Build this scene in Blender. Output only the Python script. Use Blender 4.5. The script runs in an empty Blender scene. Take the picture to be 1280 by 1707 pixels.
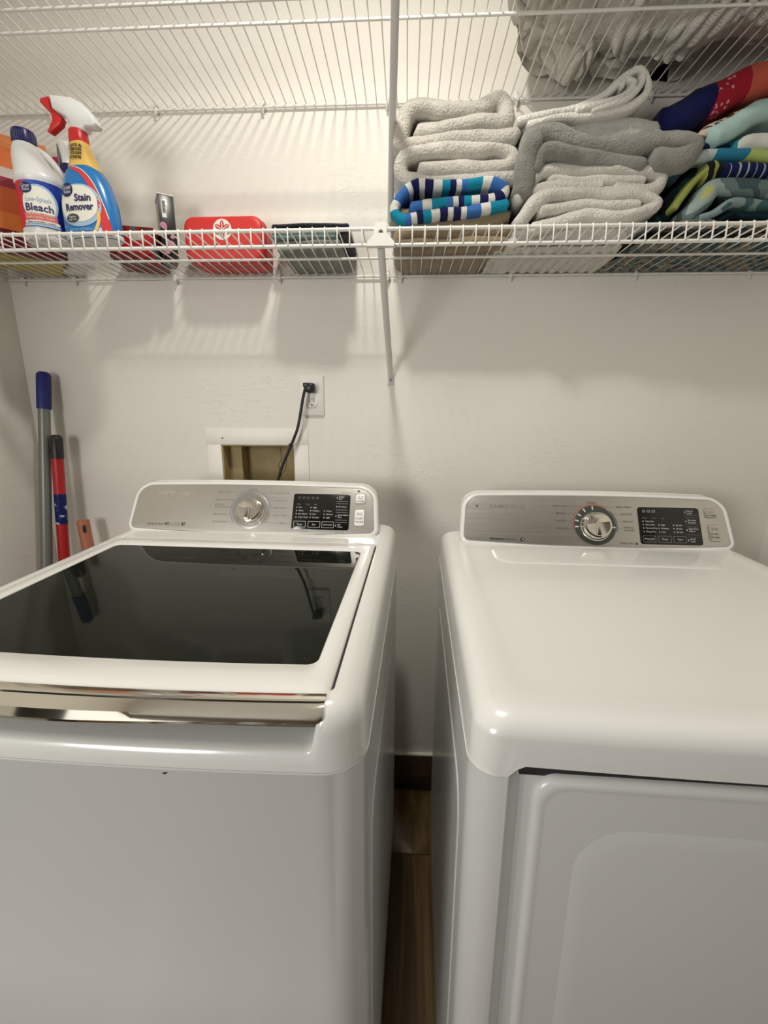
import bpy, bmesh, math, random
from mathutils import Vector, Matrix, noise
random.seed(7)
PI = math.pi
SC = bpy.context.scene
COL = SC.collection

# ------------------------------------------------------------------ camera
cam_d = bpy.data.cameras.new('camera')
cam = bpy.data.objects.new('camera', cam_d)
COL.objects.link(cam)
R_ = Vector((0.99871828, 0.05040917, 0.00455071))
U_ = Vector((-0.0157469, 0.22401162, 0.97445925))
B_ = Vector((0.04810227, -0.97328193, 0.22451829))
cam.matrix_world = Matrix(((R_.x, U_.x, B_.x, 0.0), (R_.y, U_.y, B_.y, -1.28165),
                           (R_.z, U_.z, B_.z, 1.2975), (0, 0, 0, 1)))
cam_d.sensor_fit = 'VERTICAL'
cam_d.sensor_height = 24.0
cam_d.lens = 718.7 / 1707 * 24.0
cam_d.clip_start = 0.02
SC.camera = cam

# ------------------------------------------------------------------ light
SC.view_settings.view_transform = 'Standard'
SC.view_settings.look = 'None'
SC.view_settings.gamma = 1.0
SC.view_settings.use_curve_mapping = False
SC.view_settings.exposure = 0.0
w = bpy.data.worlds.new('world'); SC.world = w; w.use_nodes = True
bg = w.node_tree.nodes['Background']
bg.inputs[0].default_value = (0.9, 0.95, 1.0, 1); bg.inputs[1].default_value = 0.10


def area(name, loc, target, size, power, color, shape='DISK'):
    l = bpy.data.lights.new(name, 'AREA'); l.shape = shape; l.size = size
    l.energy = power; l.color = color
    o = bpy.data.objects.new(name, l); COL.objects.link(o)
    o.location = loc
    o.rotation_euler = (Vector(target) - Vector(loc)).to_track_quat('-Z', 'Y').to_euler()
    return o


area('closet_ceiling_light', (-0.13, -0.68, 2.41), (-0.10, -0.62, 0.0), 0.11, 10.8, (1.0, 0.95, 0.86))
area('room_left_light', (-1.10, -2.35, 1.42), (-0.2, -0.6, 0.95), 0.70, 20.0, (1.0, 0.98, 0.93))
area('wide_fill_light', (-1.7, -3.0, 2.35), (0.0, -0.5, 0.9), 0.9, 2.5, (1.0, 0.97, 0.90))  # wide fill added behind the camera, stands for no fixture


# ------------------------------------------------------------------ materials
def mat(name, color, rough=0.5, metal=0.0, spec=0.5, coat=0.0, sheen=0.0, bump=None, var=None, trans=0.0, alpha=None, bumps=None):
    m = bpy.data.materials.new(name); m.use_nodes = True
    nt = m.node_tree; b = nt.nodes['Principled BSDF']
    b.inputs['Base Color'].default_value = (*color, 1)
    b.inputs['Roughness'].default_value = rough
    b.inputs['Metallic'].default_value = metal
    b.inputs['Specular IOR Level'].default_value = spec
    b.inputs['Coat Weight'].default_value = coat
    b.inputs['Coat Roughness'].default_value = 0.05
    b.inputs['Sheen Weight'].default_value = sheen
    b.inputs['Transmission Weight'].default_value = trans
    tc = nt.nodes.new('ShaderNodeTexCoord')
    if var:
        sc, amt = var
        n = nt.nodes.new('ShaderNodeTexNoise'); n.inputs['Scale'].default_value = sc
        n.inputs['Detail'].default_value = 5
        nt.links.new(tc.outputs['Object'], n.inputs['Vector'])
        r = nt.nodes.new('ShaderNodeValToRGB')
        r.color_ramp.elements[0].position = 0.3; r.color_ramp.elements[1].position = 0.7
        r.color_ramp.elements[0].color = (*[c * (1 - amt) for c in color], 1)
        r.color_ramp.elements[1].color = (*[min(1, c * (1 + amt * .5)) for c in color], 1)
        nt.links.new(n.outputs[0], r.inputs[0]); nt.links.new(r.outputs[0], b.inputs['Base Color'])
    prev = None
    for bb in ([bump] if bump else []) + (bumps or []):
        sc, dist, st = bb
        n = nt.nodes.new('ShaderNodeTexNoise'); n.inputs['Scale'].default_value = sc
        n.inputs['Detail'].default_value = 4
        nt.links.new(tc.outputs['Object'], n.inputs['Vector'])
        bp = nt.nodes.new('ShaderNodeBump'); bp.inputs['Distance'].default_value = dist
        bp.inputs['Strength'].default_value = st
        nt.links.new(n.outputs[0], bp.inputs['Height'])
        if prev: nt.links.new(prev.outputs[0], bp.inputs['Normal'])
        prev = bp
    if prev: nt.links.new(prev.outputs[0], b.inputs['Normal'])
    return m


def ramp_node(nt, stops, const=True):
    r = nt.nodes.new('ShaderNodeValToRGB')
    r.color_ramp.interpolation = 'CONSTANT' if const else 'LINEAR'
    el = r.color_ramp.elements
    while len(el) > 1: el.remove(el[-1])
    el[0].position = stops[0][0]; el[0].color = (*stops[0][1], 1)
    for p, c in stops[1:]:
        e = el.new(p); e.color = (*c, 1)
    return r


def pattern_mat(name, stops, kind='noise', scale=12.0, rough=0.9, const=True, warp=0.0, stretch=(1, 1, 1), bump=(420, .0015, .6), off=(0, 0, 0)):
    """cloth whose printed colours come from a noise, a stripe along uv or a position axis"""
    m = mat(name, stops[0][1], rough, sheen=.03, spec=.2, bump=bump)
    nt = m.node_tree; b = nt.nodes['Principled BSDF']
    tc = nt.nodes.new('ShaderNodeTexCoord')
    mp = nt.nodes.new('ShaderNodeMapping'); mp.inputs['Scale'].default_value = stretch
    mp.inputs['Location'].default_value = off
    nt.links.new(tc.outputs['UV' if kind in ('uv',) else 'Object'], mp.inputs[0])
    src = mp.outputs[0]
    if kind == 'noise':
        n = nt.nodes.new('ShaderNodeTexNoise'); n.inputs['Scale'].default_value = scale
        n.inputs['Detail'].default_value = 1.5; n.inputs['Distortion'].default_value = warp
        nt.links.new(src, n.inputs['Vector']); val = n.outputs[0]
    elif kind == 'cells':
        n = nt.nodes.new('ShaderNodeTexVoronoi'); n.inputs['Scale'].default_value = scale
        nt.links.new(src, n.inputs['Vector'])
        s = nt.nodes.new('ShaderNodeSeparateColor'); nt.links.new(n.outputs['Color'], s.inputs[0]); val = s.outputs[0]
    elif kind == 'uv':
        s = nt.nodes.new('ShaderNodeSeparateXYZ'); nt.links.new(src, s.inputs[0])
        f = nt.nodes.new('ShaderNodeMath'); f.operation = 'MULTIPLY'; f.inputs[1].default_value = scale
        nt.links.new(s.outputs[0], f.inputs[0])
        g = nt.nodes.new('ShaderNodeMath'); g.operation = 'FRACT'; nt.links.new(f.outputs[0], g.inputs[0]); val = g.outputs[0]
    elif kind == 'x':
        s = nt.nodes.new('ShaderNodeSeparateXYZ'); nt.links.new(src, s.inputs[0])
        n = nt.nodes.new('ShaderNodeTexNoise'); n.inputs['Scale'].default_value = 14
        nt.links.new(src, n.inputs['Vector'])
        f = nt.nodes.new('ShaderNodeMath'); f.operation = 'MULTIPLY_ADD'
        nt.links.new(n.outputs[0], f.inputs[0]); f.inputs[1].default_value = warp
        nt.links.new(s.outputs[0], f.inputs[2])
        g = nt.nodes.new('ShaderNodeMath'); g.operation = 'MULTIPLY'; g.inputs[1].default_value = scale
        nt.links.new(f.outputs[0], g.inputs[0]); val = g.outputs[0]
    r = ramp_node(nt, stops, const)
    nt.links.new(val, r.inputs[0]); nt.links.new(r.outputs[0], b.inputs['Base Color'])
    return m


def wall_mat():
    m = mat('painted_plaster', (0.80, 0.775, 0.715), 0.62, spec=.3, var=(2.0, .03), bump=(260, .0006, .35))
    nt = m.node_tree; b = nt.nodes['Principled BSDF']
    tc = nt.nodes.new('ShaderNodeTexCoord')
    old = b.inputs['Normal'].links[0].from_socket
    mp = nt.nodes.new('ShaderNodeMapping'); mp.inputs['Rotation'].default_value = (0, .5, .4); mp.inputs['Scale'].default_value = (1, 1, 2.2)
    nt.links.new(tc.outputs['Object'], mp.inputs[0])
    n = nt.nodes.new('ShaderNodeTexNoise'); n.inputs['Scale'].default_value = 22; n.inputs['Detail'].default_value = 3; n.inputs['Distortion'].default_value = 2.2
    nt.links.new(mp.outputs[0], n.inputs['Vector'])
    r = nt.nodes.new('ShaderNodeValToRGB'); r.color_ramp.elements[0].position = .56; r.color_ramp.elements[1].position = .66
    nt.links.new(n.outputs[0], r.inputs[0])
    k = nt.nodes.new('ShaderNodeTexNoise'); k.inputs['Scale'].default_value = 3.1
    nt.links.new(tc.outputs['Object'], k.inputs['Vector'])
    kr = nt.nodes.new('ShaderNodeValToRGB'); kr.color_ramp.elements[0].position = .48; kr.color_ramp.elements[1].position = .62
    nt.links.new(k.outputs[0], kr.inputs[0])
    mu = nt.nodes.new('ShaderNodeMath'); mu.operation = 'MULTIPLY'
    nt.links.new(r.outputs[0], mu.inputs[0]); nt.links.new(kr.outputs[0], mu.inputs[1])
    bp = nt.nodes.new('ShaderNodeBump'); bp.inputs['Distance'].default_value = .0014; bp.inputs['Strength'].default_value = .45
    nt.links.new(mu.outputs[0], bp.inputs['Height']); nt.links.new(old, bp.inputs['Normal'])
    nt.links.new(bp.outputs[0], b.inputs['Normal'])
    return m


def wood_mat(name, c0, c1, c2, rough=.35, axis='y'):
    m = mat(name, c1, rough, spec=.4)
    nt = m.node_tree; b = nt.nodes['Principled BSDF']
    tc = nt.nodes.new('ShaderNodeTexCoord'); mp = nt.nodes.new('ShaderNodeMapping')
    mp.inputs['Scale'].default_value = (34, 1.6, 10) if axis == 'y' else (1.6, 34, 34)
    oi = nt.nodes.new('ShaderNodeObjectInfo')
    nt.links.new(tc.outputs['Object'], mp.inputs[0])
    cmb = nt.nodes.new('ShaderNodeVectorMath'); cmb.operation = 'MULTIPLY_ADD'
    nt.links.new(mp.outputs[0], cmb.inputs[0]); cmb.inputs[1].default_value = (1, 1, 1)
    sx = nt.nodes.new('ShaderNodeCombineXYZ'); mm = nt.nodes.new('ShaderNodeMath'); mm.operation = 'MULTIPLY'; mm.inputs[1].default_value = 50
    nt.links.new(oi.outputs['Random'], mm.inputs[0]); nt.links.new(mm.outputs[0], sx.inputs[0]); nt.links.new(mm.outputs[0], sx.inputs[1])
    nt.links.new(sx.outputs[0], cmb.inputs[2])
    n = nt.nodes.new('ShaderNodeTexNoise'); n.inputs['Scale'].default_value = 1.0; n.inputs['Detail'].default_value = 6; n.inputs['Distortion'].default_value = .8
    nt.links.new(cmb.outputs[0], n.inputs['Vector'])
    r = ramp_node(nt, [(.28, c0), (.5, c1), (.72, c2)], const=False)
    nt.links.new(n.outputs[0], r.inputs[0]); nt.links.new(r.outputs[0], b.inputs['Base Color'])
    return m


def brushed_mat():
    m = mat('brushed_steel', (0.62, 0.60, 0.56), 0.30, metal=1.0)
    nt = m.node_tree; b = nt.nodes['Principled BSDF']
    tc = nt.nodes.new('ShaderNodeTexCoord'); mp = nt.nodes.new('ShaderNodeMapping'); mp.inputs['Scale'].default_value = (6, 900, 900)
    nt.links.new(tc.outputs['Object'], mp.inputs[0])
    n = nt.nodes.new('ShaderNodeTexNoise'); n.inputs['Scale'].default_value = 1; nt.links.new(mp.outputs[0], n.inputs['Vector'])
    mr = nt.nodes.new('ShaderNodeMapRange'); mr.inputs['To Min'].default_value = .24; mr.inputs['To Max'].default_value = .42
    nt.links.new(n.outputs[0], mr.inputs[0]); nt.links.new(mr.outputs[0], b.inputs['Roughness'])
    return m


M = dict(
    wall=wall_mat(),
    room=mat('room_paint', (.30, .28, .25), .7),
    ceiling=mat('ceiling_paint', (0.80, 0.78, 0.74), .8, bump=(180, .001, .4)),
    enamel=mat('white_enamel', (0.80, 0.80, 0.775), .22, spec=.5, coat=.35, var=(1.3, .012)),
    enamel_body=mat('white_cabinet_enamel', (0.74, 0.745, 0.73), .28, spec=.5, coat=.15, var=(1.3, .012)),
    lid=mat('white_lid_plastic', (0.82, 0.815, 0.785), .25, coat=.2),
    dark_gap=mat('dark_gap_shade', (.02, .02, .02), .7),  # near-black colour standing in for shade in the appliance gaps
    chrome=mat('chrome', (0.80, 0.77, 0.70), .06, metal=1.0),
    steel=brushed_mat(),
    glass=mat('tinted_glass', (0.006, 0.008, 0.005), .03, spec=.16),
    lcd=mat('black_glass_display', (.006, .005, .005), .12, spec=.6),
    ring=mat('grey_dial_plate', (.34, .33, .31), .35, metal=.6),
    ringd=mat('dark_dial_plate', (.09, .10, .09), .35, metal=.6),
    ink=mat('dark_ink', (.05, .05, .05), .5),
    inkgrey=mat('grey_ink', (.22, .21, .20), .5),
    inkpale=mat('pale_embossed_letters', (.70, .68, .64), .25, metal=.8),
    inkwhite=mat('white_ink', (.62, .62, .62), .5),
    inkblue=mat('blue_ink', (.10, .22, .36), .4),
    inkred=mat('red_ink', (.45, .12, .10), .4),
    green=mat('green_sticker_dot', (.01, .12, .05), .5),
    tub=mat('steel_tub', (.35, .35, .34), .3, metal=1),
    wire=mat('white_vinyl_wire', (0.78, 0.765, 0.72), .38, coat=.2),
    clip=mat('white_clip_plastic', (.76, .75, .71), .35),
    brace=mat('painted_brace_steel', (.68, .67, .64), .4, metal=.15),
    screw=mat('screw_steel', (.35, .33, .30), .3, metal=1),
    plate=mat('outlet_plastic', (.76, .74, .69), .35),
    black=mat('black_plastic', (.012, .012, .012), .4),
    rubber=mat('black_cord_rubber', (.015, .015, .016), .5),
    recess=mat('tan_recess_board', (.40, .31, .16), .8, var=(9, .35), bump=(60, .001, .5)),
    trim=mat('recess_trim_paint', (0.83, 0.80, 0.74), .45),
    base=wood_mat('brown_skirting', (.05, .03, .018), (.075, .045, .027), (.10, .065, .04), .45, 'x'),
    caulk=mat('white_caulk', (.72, .70, .64), .6),
    plank=wood_mat('wood_floor', (.075, .045, .017), (.13, .08, .032), (.22, .15, .075), .32, 'y'),
    navy=mat('navy_plastic', (.008, .012, .10), .3),
    polegrey=mat('grey_metal_pole', (.20, .21, .20), .38, metal=.4),
    bluegrip=mat('blue_grip', (.008, .012, .16), .5),
    redpole=mat('red_pole', (.42, .012, .015), .35),
    copper=mat('terracotta_plastic', (.42, .15, .085), .5),
    sticker=pattern_mat('blue_pole_sticker', [(0, (.01, .012, .09)), (.58, (.02, .10, .35)), (.66, (.5, .5, .52))], 'noise', 60, .4, bump=(50, .0001, .1)),
    hdpe=mat('white_bottle_plastic', (.78, .79, .78), .35, coat=.1),
    red=mat('red_plastic', (.60, .018, .02), .35),
    bluewrap=mat('blue_shrink_label', (.008, .17, .47), .25, coat=.3),
    bluedeep=mat('deep_blue_label', (.01, .08, .36), .28, coat=.3),
    redwrap=mat('red_label', (.62, .05, .05), .3, coat=.2),
    pinkred=mat('coral_label_stripe', (.70, .13, .12), .35),
    yellow=mat('yellow_label', (.80, .52, .12), .35, coat=.2),
    white=mat('white_label', (.80, .78, .70), .45),
    paleblue=mat('pale_blue_label', (.35, .50, .66), .35),
    inknavy=mat('navy_ink', (.012, .015, .10), .5),
    magenta=mat('magenta_cap', (.55, .015, .16), .35),
    case=mat('red_nylon_case', (.62, .03, .025), .45, bump=(700, .0004, .4)),
    blackprint=mat('black_carton', (.012, .01, .012), .3, coat=.3),
    pinkprint=mat('pink_print', (.55, .22, .32), .5),
    maroon=pattern_mat('dark_red_carton', [(0, (.16, .01, .012)), (.52, (.32, .02, .02)), (.62, (.08, .16, .17)), (.72, (.35, .16, .05))], 'noise', 22, .4, bump=(50, .0001, .1)),
)


def terry(name, c, amt=.12):
    return mat(name, c, .95, spec=.1, sheen=.35, var=(26, amt), bumps=[(230, .005, .9), (60, .006, .5)])


T_ = dict(
    cream=terry('cream_terry', (.57, .54, .48)),
    cream2=terry('pale_cream_terry', (.62, .59, .53)),
    brown=terry('brown_terry', (.30, .225, .14), .2),
    white=terry('white_terry', (.70, .675, .615)),
    grey=terry('grey_terry', (.27, .265, .24), .2),
    label=terry('light_grey_terry', (.60, .585, .54)),
    bright=terry('bright_white_terry', (.82, .80, .74), .06),
    bedding=terry('white_bedding_cloth', (.76, .73, .67), .08),
    greycloth=terry('dark_grey_cloth', (.24, .24, .215), .2),
    teal=terry('dull_teal_cloth', (.19, .27, .26), .3),
    blackc=terry('black_cloth', (.012, .012, .018), .3),
)
WHT = (.78, .77, .72); NVY = (.012, .015, .09); TEA = (.01, .27, .42); BLU = (.05, .17, .50)
T_['stripe'] = pattern_mat('blue_striped_terry', [(0, TEA), (.15, WHT), (.24, BLU), (.38, WHT), (.44, NVY), (.52, WHT), (.58, NVY), (.66, WHT), (.74, TEA), (.82, NVY), (.88, WHT), (.94, BLU)], 'uv', 4.6, .95, bump=(420, .003, .8))

# ------------------------------------------------------------------ mesh helpers


def link(o, parent=None):
    COL.objects.link(o)
    if parent is not None: o.parent = parent
    return o


def mesh(name, verts, faces, m, parent=None, smooth=True, sharp=40, uv=None, mats=None, fm=None):
    me = bpy.data.meshes.new(name)
    me.from_pydata([tuple(v) for v in verts], [], faces)
    me.materials.append(m)
    if mats:
        for x in mats: me.materials.append(x)
    if fm:
        for p, i in zip(me.polygons, fm): p.material_index = i
    if uv:
        l = me.uv_layers.new(name='UVMap')
        for lp in me.loops: l.data[lp.index].uv = uv[lp.vertex_index]
    bm = bmesh.new(); bm.from_mesh(me)
    bmesh.ops.recalc_face_normals(bm, faces=bm.faces)
    bm.to_mesh(me); bm.free()
    if smooth:
        for p in me.polygons: p.use_smooth = True
        me.set_sharp_from_angle(angle=math.radians(sharp))
    o = bpy.data.objects.new(name, me)
    return link(o, parent)


class MB:
    def __init__(s): s.v = []; s.f = []

    def add(s, v, f):
        n = len(s.v); s.v += [tuple(x) for x in v]; s.f += [tuple(i + n for i in q) for q in f]; return s

    def loft(s, loops, cap0=True, cap1=True, closed=True):
        n = len(loops[0]); v = [p for l in loops for p in l]; f = []
        for k in range(len(loops) - 1):
            for i in range(n if closed else n - 1):
                j = (i + 1) % n
                f.append((k * n + i, k * n + j, (k + 1) * n + j, (k + 1) * n + i))
        if cap0: f.append(tuple(range(n))[::-1])
        if cap1: f.append(tuple((len(loops) - 1) * n + i for i in range(n)))
        return s.add(v, f)

    def tube(s, pts, r, n=8, caps=True, rfun=None):
        pts = [Vector(p) for p in pts]; loops = []
        t0 = (pts[1] - pts[0]).normalized()
        nrm = t0.orthogonal().normalized()
        for i, p in enumerate(pts):
            if i == 0: t = t0
            elif i == len(pts) - 1: t = (pts[i] - pts[i - 1]).normalized()
            else: t = ((pts[i] - pts[i - 1]).normalized() + (pts[i + 1] - pts[i]).normalized()).normalized()
            nrm = (nrm - t * nrm.dot(t)).normalized(); bn = t.cross(nrm)
            rr = rfun(i / (len(pts) - 1)) * r if rfun else r
            loops.append([p + (nrm * math.cos(2 * PI * k / n) + bn * math.sin(2 * PI * k / n)) * rr for k in range(n)])
        return s.loft(loops, caps, caps)

    def box(s, x0, x1, y0, y1, z0, z1, b=0.0):
        if b <= 0:
            v = [(x, y, z) for z in (z0, z1) for y in (y0, y1) for x in (x0, x1)]
            return s.add(v, [(0, 2, 3, 1), (4, 5, 7, 6), (0, 1, 5, 4), (2, 6, 7, 3), (0, 4, 6, 2), (1, 3, 7, 5)])
        L = []
        for ins, z in ((b, z0), (b * .3, z0 + b * .3), (0, z0 + b), (0, z1 - b), (b * .3, z1 - b * .3), (b, z1)):
            L.append([(x, y, z) for x, y in rrect(x0 + ins, x1 - ins, y0 + ins, y1 - ins, max(b - ins * .5, b * .4), 3)])
        return s.loft(L)

    def done(s, name, m, parent=None, **k): return mesh(name, s.v, s.f, m, parent, **k)


def rrect(x0, x1, y0, y1, r, n=4):
    o = []
    for cx, cy, a in ((x1 - r, y0 + r, -PI / 2), (x1 - r, y1 - r, 0), (x0 + r, y1 - r, PI / 2), (x0 + r, y0 + r, PI)):
        for k in range(n + 1):
            t = a + PI / 2 * k / n
            o.append((cx + r * math.cos(t), cy + r * math.sin(t)))
    return o


def lathe(prof, n=32, centre=(0, 0)):
    return [[(centre[0] + r * math.cos(2 * PI * k / n), centre[1] + r * math.sin(2 * PI * k / n), z) for k in range(n)] for r, z in prof]


def xform(mb, fn): mb.v = [tuple(fn(Vector(p))) for p in mb.v]; return mb


def empty(name, loc, rz=0.0, label=None, cat=None, group=None):
    o = bpy.data.objects.new(name, None); o.empty_display_size = .05
    COL.objects.link(o); o.location = loc; o.rotation_euler = (0, 0, rz)
    return tag(o, label, cat, group)


def tag(o, label=None, cat=None, group=None, kind=None):
    if label: o['label'] = label
    if cat: o['category'] = cat
    if group: o['group'] = group
    if kind: o['kind'] = kind
    return o


def rebase(o, base=None):
    """move the origin of a one-mesh thing to its base"""
    me = o.data
    xs = [v.co for v in me.vertices]
    if base is None:
        base = Vector(((min(c.x for c in xs) + max(c.x for c in xs)) / 2, (min(c.y for c in xs) + max(c.y for c in xs)) / 2, min(c.z for c in xs)))
    for v in me.vertices: v.co -= base
    o.location = base
    return o


def textmb(body, size, width=None, align='CENTER', bold=0.0, ext=.00015, shear=0):
    """flat lettering as a mesh in the xy plane, z = thickness"""
    c = bpy.data.curves.new('t', 'FONT'); c.body = body; c.size = size; c.align_x = align; c.align_y = 'CENTER'
    c.extrude = ext; c.offset = bold; c.resolution_u = 2; c.shear = shear
    o = bpy.data.objects.new('t', c); COL.objects.link(o)
    bpy.context.view_layer.update()
    me = bpy.data.meshes.new_from_object(o.evaluated_get(bpy.context.evaluated_depsgraph_get()))
    mb = MB(); mb.v = [tuple(v.co) for v in me.vertices]; mb.f = [tuple(p.vertices) for p in me.polygons]
    bpy.data.objects.remove(o); bpy.data.curves.remove(c); bpy.data.meshes.remove(me)
    if width and mb.v:
        x0 = min(v[0] for v in mb.v); x1 = max(v[0] for v in mb.v); k = width / max(1e-6, x1 - x0)
        mb.v = [(v[0] * k, v[1], v[2]) for v in mb.v]
    return mb


def smooth_path(pts, sub=5):
    out = []
    P = [Vector((a, b)) for a, b in pts]
    for i in range(len(P) - 1):
        p0 = P[max(i - 1, 0)]; p1 = P[i]; p2 = P[i + 1]; p3 = P[min(i + 2, len(P) - 1)]
        for k in range(sub):
            t = k / sub
            out.append(0.5 * ((2 * p1) + (p2 - p0) * t + (2 * p0 - 5 * p1 + 4 * p2 - p3) * t * t + (3 * p1 - p0 - 3 * p2 + p3) * t ** 3))
    out.append(P[-1])
    return out


def cloth(name, paths, th, yf, yb, m, label, cat='towel', group=None, amp=.0035, nscale=16, zmin=None, sag=0.0, parent=None, seed=0, ny=14, sagz=0.0, phase=-.8571, dense=False):
    """folded cloth: each centre line (x, z) is a thick layer run from front yf to back yb, with rounded lips"""
    V = []; F = []; UV = []
    if not isinstance(th, (list, tuple)): th = [th] * len(paths)
    for path, t in zip(paths, th):
        P = smooth_path(path, 5)
        if dense:
            Q = [P[0]]
            for q in P[1:]:
                m0 = max(1, int((q - Q[-1]).length / .0045)); a0 = Q[-1].copy()
                Q += [a0.lerp(q, (k + 1) / m0) for k in range(m0)]
            P = Q
        n = len(P); N = []; L = [0.0]
        for i in range(n):
            a = P[max(i - 1, 0)]; b = P[min(i + 1, n - 1)]
            d = (b - a); d = d.normalized() if d.length > 1e-9 else Vector((1, 0))
            N.append(Vector((-d.y, d.x)))
            if i: L.append(L[-1] + (P[i] - P[i - 1]).length)
        ys = [(yf + (1 - math.cos(a)) * t * .5, math.sin(a) if a > 0 else .0) for a in (0.12, .45, .85, 1.2, PI / 2)]
        yy = [(yf + t * .5 * (1 - math.cos(a)), math.sin(a)) for a in (.10, .4, .75, 1.15, PI / 2)]
        y1 = yf + t * .5
        for k in range(1, ny + 1): yy.append((y1 + (yb - y1) * k / ny, 1.0))
        m_ = 2 * n + 6
        base = len(V)
        for (y, sc) in yy:
            h = t / 2 * sc
            ring = []; uvr = []
            for i in range(n): ring.append(P[i] + N[i] * h); uvr.append(L[i])
            d = (P[-1] - P[-2]).normalized()
            for a in (.3, PI / 2 - .3, 2.4 if False else PI - .5):
                ring.append(P[-1] + (N[-1] * math.cos(a) + d * math.sin(a)) * h); uvr.append(L[-1])
            for i in range(n - 1, -1, -1): ring.append(P[i] - N[i] * h); uvr.append(L[i])
            d = (P[0] - P[1]).normalized()
            for a in (.5, PI / 2, PI - .3):
                ring.append(P[0] + (-N[0] * math.cos(a) + d * math.sin(a)) * h); uvr.append(0)
            for q, u in zip(ring, uvr):
                kx = (y - yf)
                s = noise.noise_vector(Vector((q.x * nscale + seed, y * nscale * .7, q.y * nscale * 1.5 + seed)))
                s2 = noise.noise_vector(Vector((q.x * nscale * 3.3, y * nscale * 2.5 + seed, q.y * nscale * 4)))
                x = q.x + s.x * amp * 1.6 + s2.x * amp * .35
                z = q.y + s.z * amp * 1.3 + s2.z * amp * .4
                yv = y + s.y * amp * 1.6 + (noise.noise(Vector((u * 9, seed, t * 40))) * .010)
                z -= sag * kx
                if zmin is not None and z < zmin: z = zmin + min(.012, (zmin - z) * .35) * (0 if sagz else 1) - sagz * abs(math.sin(PI * (x - phase) / .0254)) ** .8 * min(1, (zmin - z) / .004 + .35) * min(1, kx / .02)
                V.append((x, min(yv, -.004), z)); UV.append((u, y))
        R = len(yy)
        for k in range(R - 1):
            for i in range(m_):
                j = (i + 1) % m_
                F.append((base + k * m_ + i, base + k * m_ + j, base + (k + 1) * m_ + j, base + (k + 1) * m_ + i))
        for k in (0, R - 1):                    # close the lips: bridge the two sides
            o = base + k * m_
            top = list(range(n)); bot = [2 * n + 2 - i for i in range(n)]
            for i in range(n - 1): F.append((o + top[i], o + top[i + 1], o + bot[i + 1], o + bot[i]))
            F.append((o + n - 1, o + n, o + n + 1, o + n + 2, o + n + 3))
            F.append((o + 2 * n + 2, o + 2 * n + 3, o + 2 * n + 4, o + 2 * n + 5, o))
    ob = mesh(name, V, F, m, parent, uv=UV, sharp=75)
    if parent is None:
        rebase(ob); tag(ob, label, cat, group)
    return ob

# ------------------------------------------------------------------ room
XL, XR, ZC = -1.128, 1.06, 2.44
HX0, HX1, HZ0, HZ1 = -0.5534, -0.3328, 1.02, 1.202


def wall_with_hole():
    mb = MB(); xs = [XL - .1, HX0, HX1, XR + .1]; zs = [0, HZ0, HZ1, ZC]
    v = []; f = []
    for y in (0.0, 0.14):
        for z in zs:
            for x in xs: v.append((x, y, z))
    def ix(k, i, j): return k * 16 + j * 4 + i
    for j in range(3):
        for i in range(3):
            if i == 1 and j == 1:
                continue
            for k in (0, 1): f.append((ix(k, i, j), ix(k, i + 1, j), ix(k, i + 1, j + 1), ix(k, i, j + 1)))
    c = [(1, 1), (2, 1), (2, 2), (1, 2)]
    for a in range(4):
        p, q = c[a], c[(a + 1) % 4]; f.append((ix(0, *p), ix(0, *q), ix(1, *q), ix(1, *p)))
    e = [(0, 0), (1, 0), (2, 0), (3, 0), (3, 1), (3, 2), (3, 3), (2, 3), (1, 3), (0, 3), (0, 2), (0, 1)]
    for a in range(12):
        p, q = e[a], e[(a + 1) % 12]; f.append((ix(0, *p), ix(0, *q), ix(1, *q), ix(1, *p)))
    mb.add(v, f)
    return mb


wall_back = tag(wall_with_hole().done('wall_back', M['wall'], smooth=False), kind='structure')
YF = -5.7
tag(MB().box(XL - .1, XL, -1.55, 0, 0, ZC).done('wall_left', M['wall'], smooth=False), kind='structure')
tag(MB().box(XR, XR + .1, -1.55, 0, 0, ZC).done('wall_right', M['wall'], smooth=False), kind='structure')
tag(MB().box(-2.9, XL - .1, -1.55, -1.45, 0, ZC).done('wall_left_return', M['room'], smooth=False), kind='structure')
tag(MB().box(XR + .1, 2.9, -1.55, -1.45, 0, ZC).done('wall_right_return', M['room'], smooth=False), kind='structure')
tag(MB().box(-3.0, -2.9, YF, -1.45, 0, ZC).done('wall_room_left', M['room'], smooth=False), kind='structure')
tag(MB().box(2.9, 3.0, YF, -1.45, 0, ZC).done('wall_room_right', M['room'], smooth=False), kind='structure')
tag(MB().box(-3.0, 3.0, YF - .1, YF, 0, ZC).done('wall_front', M['room'], smooth=False), kind='structure')
tag(MB().box(-3.0, 3.0, YF - .1, .14, ZC, ZC + .1).done('ceiling', M['ceiling'], smooth=False), kind='structure')
floor = tag(MB().box(-3.0, 3.0, YF - .1, .14, -.1, -.006).done('floor', M['dark_gap'], smooth=False), kind='structure')
floor_mat = M['plank']; floor.data.materials[0] = M['plank']
# planks near the appliances are laid one by one
PW, PL = .152, .92
joint = {0: -.2408, 1: -.62, -1: -.72}
pm = MB().box(0, PW - .0015, 0, PL - .0015, -.006, 0, .0012)
pme = pm.done('plank', M['plank'], floor, sharp=30)
first = True
for i in range(-8, 8):
    x = -.0512 + PW * i
    if x < XL - .01 or x + PW > XR + .06: continue
    j0 = joint.get(i, -.2 - ((i * 37) % 10) * .08)
    for k in range(-1, 2):
        y0 = j0 - PL + k * PL - 0.0
        if y0 > -.02 or y0 < -2.2: continue
        if first: o = pme; first = False
        else:
            o = bpy.data.objects.new('plank', pme.data); link(o, floor)
        L = PL
        if y0 + PL > -.014:
            o.scale = (1, (-.014 - y0) / PL, 1)
        o.location = (x, y0, 0)
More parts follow.
